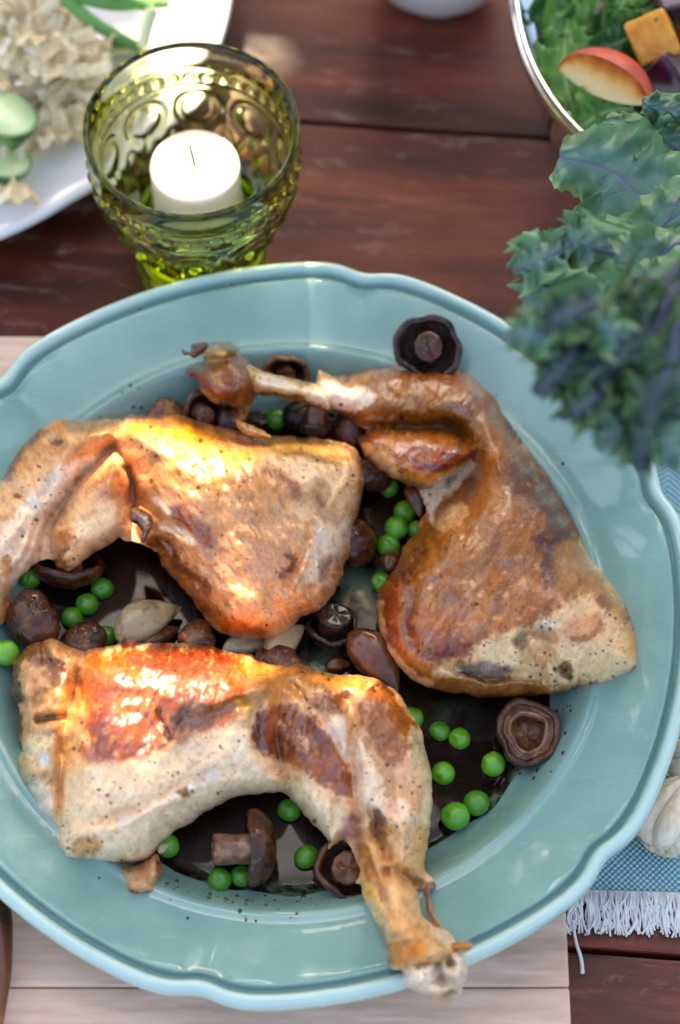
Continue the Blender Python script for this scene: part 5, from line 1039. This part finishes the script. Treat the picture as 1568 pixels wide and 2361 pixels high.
# ------------------------------------------------------------------ kale
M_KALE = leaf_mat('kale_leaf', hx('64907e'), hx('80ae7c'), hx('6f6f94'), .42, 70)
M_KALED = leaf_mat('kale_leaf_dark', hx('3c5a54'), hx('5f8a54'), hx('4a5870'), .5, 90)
M_KSTEM = mat_plain('kale_stem', hx('5c6080'), .45, .2, 40)
KB = np.array([.33, .08, .01])                       # where the stems stand, beyond the right edge
KALE = [([(1660, 640, .945), (1568, 540, .955), (1463, 440, .962), (1403, 392, .965), (1290, 362, .968)], 140, M_KALE, 'large blue-green kale leaf with purple veins resting over the glass bowl', 1, .0040, 6),
 ([(1680, 420, .965), (1580, 350, .972), (1490, 318, .975), (1395, 285, .978)], 62, M_KALE, 'kale leaf with a curled edge just below the peach wedge', 2, .0045, 5),
 ([(1690, 300, .96), (1600, 262, .965), (1530, 248, .97), (1480, 240, .972)], 42, M_KALE, 'small kale leaf touching the peach wedge at the right edge', 3, .003, 4),
 ([(1660, 430, .935), (1560, 500, .932), (1470, 556, .930), (1382, 612, .930), (1300, 650, .932)], 85, M_KALE, 'smooth blue kale leaf under the purple-veined one', 10, .003, 5),
 ([(1640, 560, .915), (1540, 590, .912), (1430, 610, .91), (1330, 600, .912), (1200, 572, .915)], 82, M_KALE, 'kale leaf with frilled tip pointing left over the dark table', 4, .0045, 8),
 ([(1640, 610, .885), (1540, 650, .882), (1440, 690, .88), (1340, 700, .88), (1215, 655, .884)], 80, M_KALE, 'frilled pale green kale leaf just above the plate rim', 5, .0050, 8),
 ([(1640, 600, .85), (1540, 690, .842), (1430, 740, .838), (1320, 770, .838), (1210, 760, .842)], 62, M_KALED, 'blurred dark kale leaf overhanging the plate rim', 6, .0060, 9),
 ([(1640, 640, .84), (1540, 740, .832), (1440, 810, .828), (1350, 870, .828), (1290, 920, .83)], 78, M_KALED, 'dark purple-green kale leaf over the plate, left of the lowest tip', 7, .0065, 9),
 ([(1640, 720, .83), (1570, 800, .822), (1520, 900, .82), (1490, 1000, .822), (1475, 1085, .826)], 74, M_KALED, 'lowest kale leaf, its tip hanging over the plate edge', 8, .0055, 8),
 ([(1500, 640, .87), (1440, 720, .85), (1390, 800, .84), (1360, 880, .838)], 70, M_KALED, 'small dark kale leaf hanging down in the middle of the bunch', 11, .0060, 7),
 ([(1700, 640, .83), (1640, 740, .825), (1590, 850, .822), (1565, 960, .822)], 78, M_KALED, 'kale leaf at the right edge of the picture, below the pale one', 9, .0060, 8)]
rk = random.Random(21)
FR = [(1235, 770, 200), (1290, 850, 215), (1350, 930, 240), (1420, 985, 250), (1470, 860, 230), (1530, 900, 250), (1400, 760, 170), (1500, 720, 160), (1310, 720, 190), (1545, 1010, 260), (1240, 600, 190), (1340, 560, 170), (1260, 690, 200)]
WHERE = ['over the plate rim, leftmost of the blurred frills', 'hanging over the plate below the leftmost frill', 'above the right-hand leg, at the lower edge of the bunch', 'beside the lowest leaf tip, on its left', 'in the dark middle of the bunch', 'above the herringbone napkin at the right', 'in the middle of the bunch under the pale leaf', 'near the right edge under the pale leaf', 'over the plate rim just under the pale leaf', 'lowest at the right edge of the picture', 'at the left tip of the frilled leaf over the table', 'under the large purple-veined leaf', 'pointing left just above the plate rim']
for k, (fx_, fy_, fa_) in enumerate(FR):
    a_ = math.radians(fa_ + rk.uniform(-25, 25)); L_ = rk.uniform(70, 110); d0 = (.835 if fy_ > 715 else .90) - rk.uniform(.0, .02)
    c_, s__ = math.cos(a_), -math.sin(a_)
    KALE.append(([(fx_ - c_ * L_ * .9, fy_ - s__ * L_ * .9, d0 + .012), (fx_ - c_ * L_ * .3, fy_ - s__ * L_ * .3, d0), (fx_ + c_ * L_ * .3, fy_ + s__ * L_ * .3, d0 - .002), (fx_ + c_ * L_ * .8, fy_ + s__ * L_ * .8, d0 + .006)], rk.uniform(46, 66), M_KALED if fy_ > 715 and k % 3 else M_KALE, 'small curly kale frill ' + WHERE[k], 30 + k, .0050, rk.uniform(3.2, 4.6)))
for i, (sp_, wpx, mt, lab, sd0, frl, ffq) in enumerate(KALE):
    pts = crom([atd(a, b, d_ - (.035 if d_ < .86 else 0)) for a, b, d_ in sp_], 8); P, sd, nn = frame(pts); n = len(P)
    wd = wpx * pxm(P[n // 2]) * (np.sin(np.linspace(.55, 3.0, n)) ** .6)
    V, F, ve, ed = leaf_sheet(P, sd, wd, nn, (260 if sd0 < 30 else 130), (71 if sd0 < 30 else 45), (.13, 2.2) if sd0 < 30 else (.12, 2.2), .0085 if sd0 < 30 else .006, 60 + sd0, frill=frl, curl=.006, ff=ffq, fine=.0006 if sd0 < 30 else 0.0)
    if sd0 >= 30: ve = ve * .35
    base_ = P[0]; e = empty('kale_leaf', tuple(base_)); tag(e, lab, 'kale leaf', 'kale leaves at the right')
    mesh_obj('blade', V - base_, F, mt, e, attrs={'vein': ve, 'edge': ed})
    stem = crom([P[0], P[n // 3], P[2 * n // 3], P[-1]] if sd0 >= 30 else [KB + np.array([.01 * i % .03, .008 * (i % 3), 0]), (KB * .45 + P[0] * .55) + np.array([.02, 0, .03]), P[0], P[n // 3], P[2 * n // 3], P[-1]], 8)
    Vt, Ft = tube(stem - base_ - np.array([0, 0, .0006]), np.interp(np.linspace(0, 1, len(stem)), [0, .4, .7, 1], [.003, .0009, .0005, .0002] if sd0 < 30 else [.0009, .0007, .0005, .0003]), 8); mesh_obj('midrib', Vt, Ft, M_KSTEM, e)

# ------------------------------------------------------------------ napkins, garlic, carrot
def cloth_mat(name, warp, weft, sc, herring=False):
    m = N(name); v = m.coord('Object'); sp_ = m.n('ShaderNodeSeparateXYZ'); m.l(v, sp_.inputs[0])
    k = 2 * math.pi / sc
    if herring:
        tri = m.math('PINGPONG', m.math('MULTIPLY', sp_.outputs[0], 1.0), .0055)
        a = m.math('SINE', m.math('MULTIPLY', m.math('ADD', m.math('MULTIPLY', tri, .8), sp_.outputs[1]), k)); h = a
    else:
        nz = m.math('MULTIPLY', m.noise(v, 180, 3), .0008)
        a = m.math('MULTIPLY', m.math('SINE', m.math('MULTIPLY', m.math('ADD', sp_.outputs[0], nz), k)), m.math('SINE', m.math('MULTIPLY', m.math('ADD', sp_.outputs[1], nz), k))); h = a
    n1 = m.noise(v, 900, 3); n2 = m.noise(v, 60, 3)
    f = m.math('ADD', m.math('MULTIPLY', a, .5), m.math('ADD', m.math('MULTIPLY', n1, .5), m.math('MULTIPLY', n2, .4)))
    m.to(m.ramp(f, [(.25, warp), (.75, weft)]), 'Base Color'); m.set(Roughness=.9, Specular_IOR_Level=.1, Sheen_Weight=.2)
    m.to(m.bump(h, .8, .0006), 'Normal'); return m.m
M_NAP = cloth_mat('teal_weave', hx('4f9fb0'), hx('cfe2e4'), .0025)
M_NAP2 = cloth_mat('pale_herringbone', hx('5cb0c8'), hx('c0e0e8'), .0026, True)
def cloth(name, x0, x1, y0, y1, z0, mat, parent, rot=0.0, amp=.0012, seed=0):
    nu, nv = 70, 70; X, Y = np.meshgrid(np.linspace(x0, x1, nu), np.linspace(y0, y1, nv), indexing='ij')
    Z = z0 + amp * (fbm(X * 1000, Y * 1000, 40, 3, seed) + 1)
    V = np.stack([X, Y, Z], -1).reshape(-1, 3); F = grid_faces(nu, nv); o = mesh_obj(name, V, F, mat, parent)
    so_ = o.modifiers.new('thickness', 'SOLIDIFY'); so_.thickness = .0010; so_.offset = -1; return o
nap = empty('fringed_napkin', (0, 0, 0)); nap.rotation_euler = (0, 0, math.radians(-1.5)); tag(nap, 'teal woven napkin with white fringed hem under the garlic', 'napkin')
cloth('cloth', .088, .26, -.1005, .035, .0016, M_NAP, nap, seed=3)
rs = np.random.RandomState(12); fr = Mesh()
for i in range(340):
    cl_ = i // 7; x = .089 + i * .00034 + rs.normal() * .0002; xc = .089 + (cl_ * 7 + 3) * .00034
    ln = rs.uniform(.012, .0175); cv = rs.normal() * .0024; tw = (xc - x) * rs.uniform(.2, .9)
    pts = crom([(x, -.0998, .0030), (x + cv * .3 + tw * .3, -.1005 - ln * .3, .0032 + rs.rand() * .002), (x + cv + tw, -.1005 - ln * .65, .0022 + rs.rand() * .0015), (x + cv * .4 + tw * 1.2 + rs.normal() * .0012, -.1005 - ln, .0011 + rs.rand() * .001)], 5)
    fr.add(*tube(pts, np.linspace(.0006, .00045, len(pts)), 5))
pts = crom([(.1155, -.112, .003), (.1165, -.120, .002), (.1185, -.127, .0012), (.1190, -.133, .0010)], 6); fr.add(*tube(pts, np.linspace(.0005, .0009, len(pts)), 6))
fr.obj('fringe', mat_plain('white_thread', hx('d9dcdc'), .9, .12, 300), nap)['kind'] = 'stuff'
for i in range(40):
    pass
n2 = cloth('herringbone_napkin', .10, .30, .045, .20, .0020, M_NAP2, None, seed=5); n2.location = (0.02, -.01, 0); n2.rotation_euler = (0, 0, math.radians(-6)); tag(n2, 'pale blue herringbone napkin beyond the right side of the plate', 'napkin')
m = N('garlic_skin'); v = m.coord('Object', (1, 1, .25)); n1 = m.noise(v, 350, 4, .6); n2_ = m.noise(v, 50, 3)
b_ = m.ramp(n1, [(.3, hx('c9b99c')), (.6, hx('e6dcc8')), (.8, hx('f0ebe0'))]); b_ = m.mix(m.ramp(n2_, [(.5, 0), (.75, .45)]), b_, hx('b79a8c')); m.to(b_, 'Base Color'); m.set(Roughness=.5, Subsurface_Weight=.2, Subsurface_Scale=.003); m.to(m.bump(n1, .4, .0005), 'Normal'); M_GSK = m.m
def bulb(px, py, z, R, axis, lab, seed):
    q = at(px, py, z); e = empty('garlic_bulb', tuple(q)); e.rotation_mode = 'QUATERNION'; e.rotation_quaternion = Vector(axis).normalized().to_track_quat('Z', 'X')
    rs = np.random.RandomState(seed)
    for k in range(9):
        a = 2 * math.pi * k / 9 + rs.normal() * .08; n_, k_ = 22, 18; V = []
        for i in range(n_):
            u = i / (n_ - 1); w_ = (math.sin(math.pi * min(u * 1.02, 1) ** .72) ** .8) if 0 < u < 1 else 0
            out = R * (.18 + .48 * math.sin(math.pi * min(u + .08, 1) ** .8)) ; zz = R * (-.85 + 1.95 * u)
            for j in range(k_):
                t = 2 * math.pi * j / k_; rr = R * .42 * w_
                V.append(((out + rr * 1.1 * math.cos(t)) * math.cos(a) - rr * .86 * math.sin(t) * math.sin(a), (out + rr * 1.1 * math.cos(t)) * math.sin(a) + rr * .86 * math.sin(t) * math.cos(a), zz))
        mesh_obj('clove', np.array(V), grid_faces(n_, k_, cv=True), M_GSK, e)
    V, F = lathe([(r * R, z_ * R) for r, z_ in [(0, -.95), (.3, -.98), (.42, -.9), (.45, -.8), (.3, -.7)]], 40, lambda r, z_, t, k: (r * (1 + .15 * math.sin(11 * t) + .08 * math.sin(23 * t)), z_)); mesh_obj('root', V, F, mat_plain('garlic_root', hx('cdbfa6'), .8, .3, 300), e)
    V, F = lathe([(r * R, z_ * R) for r, z_ in [(.34, .75), (.2, 1.05), (.13, 1.35), (.12, 1.7), (0, 1.72)]], 24); mesh_obj('neck', V, F, M_GSK, e)
    return tag(e, lab, 'garlic bulb', 'garlic bulbs on the napkin')
bulb(1552, 1880, .014, .0165, (.35, .75, .55), 'whole white garlic bulb on the fringed napkin beside the plate', 4)
bulb(1640, 1770, .015, .0165, (.6, -.3, .6), 'garlic bulb behind the nearer one at the right edge', 5)
# roasted carrot at the lower left corner
cpts = crom([at(-26, 2050, .029), at(-8, 2120, .029), at(-2, 2220, .027), at(-4, 2300, .0255), at(-14, 2400, .024)], 8)
rad = np.interp(np.linspace(0, 1, len(cpts)), [0, .25, .6, .8, 1], [.0066, .0062, .0046, .0034, .0022])
Vt, Ft = tube(cpts, rad, 20)
m = N('roast_carrot'); v = m.coord(); n1 = m.noise(v, 70, 5, .6); sv = m.n('ShaderNodeSeparateXYZ'); m.l(v, sv.inputs[0])
g_ = m.math('ADD', m.math('MULTIPLY', m.math('ADD', sv.outputs[1], .15), 14.0), n1); m.to(m.ramp(g_, [(.15, hx('c47a34')), (.5, hx('7a4222')), (.85, hx('3a1a10'))]), 'Base Color'); m.set(Roughness=.3, Coat_Weight=.3); m.to(m.bump(n1, .6, .001), 'Normal')
tag(mesh_obj('roasted_carrot', Vt, Ft, m.m), 'thin roasted carrot at the lower left corner on the board', 'carrot')
# ------------------------------------------------------------------ unseen leafy branch, added behind and above to break up the sunlight
HOLES = [(240, 985, .058, .012), (310, 990, .064, .018), (370, 998, .068, .020), (430, 1004, .070, .020), (490, 1008, .070, .019), (570, 1018, .068, .016), (680, 1035, .062, .013), (740, 1052, .056, .010),
         (270, 1532, .068, .028), (330, 1542, .075, .034), (400, 1546, .077, .035), (470, 1548, .077, .034), (540, 1550, .075, .030), (620, 1574, .068, .029), (690, 1588, .066, .029), (760, 1603, .062, .023), (720, 1650, .066, .013), (880, 1640, .060, .012),
         (440, 378, .074, .029), (440, 130, .098, .026), (330, 180, .090, .018), (540, 170, .090, .018), (430, 30, .03, .040), (480, 60, .02, .030),
         (560, 95, .0, .014), (610, 140, .0, .012), (660, 90, .0, .010), (200, 770, .05, .009), (120, 800, .05, .007), (1080, 868, .056, .012), (1190, 1090, .064, .010), (1250, 1400, .056, .008), (700, 632, .05, .014), (620, 640, .05, .014), (1000, 2230, .075, .008)]  # gaps kept between the leaves so sun lands on these spots
HP = [(at(a, b, z), r) for a, b, z, r in HOLES]
rs = np.random.RandomState(8)
e1 = np.cross(SUN_DIR, [0, 0, 1]); e1 /= np.linalg.norm(e1); e2 = np.cross(e1, SUN_DIR)
lm = Mesh(); nleaf = 0
def clear(q, rr_):
    for hp, hr in HP:
        rel = q - hp; perp = rel - SUN_DIR * (rel @ SUN_DIR)
        if np.linalg.norm(perp) < hr + rr_ * 0.15: return False
    return True
def add_leaf(q, rr_, face):
    a = rs.normal(size=3); a -= face * (a @ face) * .75; a /= np.linalg.norm(a); b = np.cross(a, face + 0.6 * rs.normal(size=3)); b /= np.linalg.norm(b)
    nn = np.cross(a, b)
    V = [q + a * rr_ * u * 1.3 + b * rr_ * w_ * .8 + nn * rr_ * h_ for u, w_, h_ in ((-1, 0, 0), (-.4, .8, .12), (.3, .75, .12), (1, 0, 0), (.3, -.75, .12), (-.4, -.8, .12), (-.4, 0, 0), (.3, 0, 0))]
    lm.add(V, [(0, 6, 1), (1, 6, 7, 2), (2, 7, 3), (3, 7, 4), (4, 7, 6, 5), (5, 6, 0)])
while nleaf < 5600:
    p = np.array([rs.uniform(-.45, .55), rs.uniform(-.55, .85), 0.0])
    dd_ = rs.uniform(1.5, 2.6); rr_ = rs.uniform(.018, .032)
    q = p + SUN_DIR * dd_
    if clear(q, rr_): add_leaf(q, rr_, SUN_DIR); nleaf += 1
for (px, py, z_) in ((430, 2110, .045), (490, 2130, .046), (550, 2150, .046), (610, 2120, .045), (680, 2050, .026), (560, 2090, .042), (460, 2170, .048), (400, 2150, .047), (520, 2180, .049), (700, 2110, .042), (760, 2080, .038)):  # extra leaves added to keep the sun off the near plate rim
    for dd_ in (1.6, 1.75, 1.9, 2.05):
        add_leaf(at(px, py, z_) + SUN_DIR * dd_ + rs.normal(size=3) * .006, .022, SUN_DIR)
nleaf = 0
while nleaf < 3600:                                  # the rest of the tree's crown behind the table
    az = math.radians(rs.uniform(-75, 75)); el = math.radians(rs.uniform(-6, 70)); r_ = rs.uniform(2.6, 3.6)
    if vnoise(np.array(az * 4.0 + 9), np.array(el * 5.0 + 4), 77) < .43: continue
    f_ = np.array([math.sin(az) * math.cos(el), math.cos(az) * math.cos(el), math.sin(el)]); q = f_ * r_; rr_ = rs.uniform(.06, .11)
    if clear(q, rr_ * 2.5): add_leaf(q, rr_, f_)
    nleaf += 1
tree = empty('shade_tree_branch', tuple(np.array([0.1, 0.1, 0]) + SUN_DIR * 2.05))
tag(tree, 'leafy tree branch added to dapple the sun, above and beyond the table, outside the picture', 'branch')
cr = lm.obj('crown', mat_plain('tree_leaf', hx('3f6b2a'), 0.5, 0.3, 8), tree); cr['kind'] = 'stuff'
under(cr, tree)
for k in range(5):
    p0 = np.array([0.75, 0.35, 0]) + SUN_DIR * 2.1; p1 = np.array([rs.uniform(-.35, .2), rs.uniform(-.2, .6), 0]) + SUN_DIR * rs.uniform(1.9, 2.3)
    Vt, Ft = tube(crom([p0, (p0 + p1) / 2 + rs.normal(size=3) * .06, p1], 6), np.linspace(.012, .003, 13), 7)
    under(mesh_obj('limb', Vt, Ft, mat_plain('bark', hx('4a3a2c'), 0.8), tree), tree)
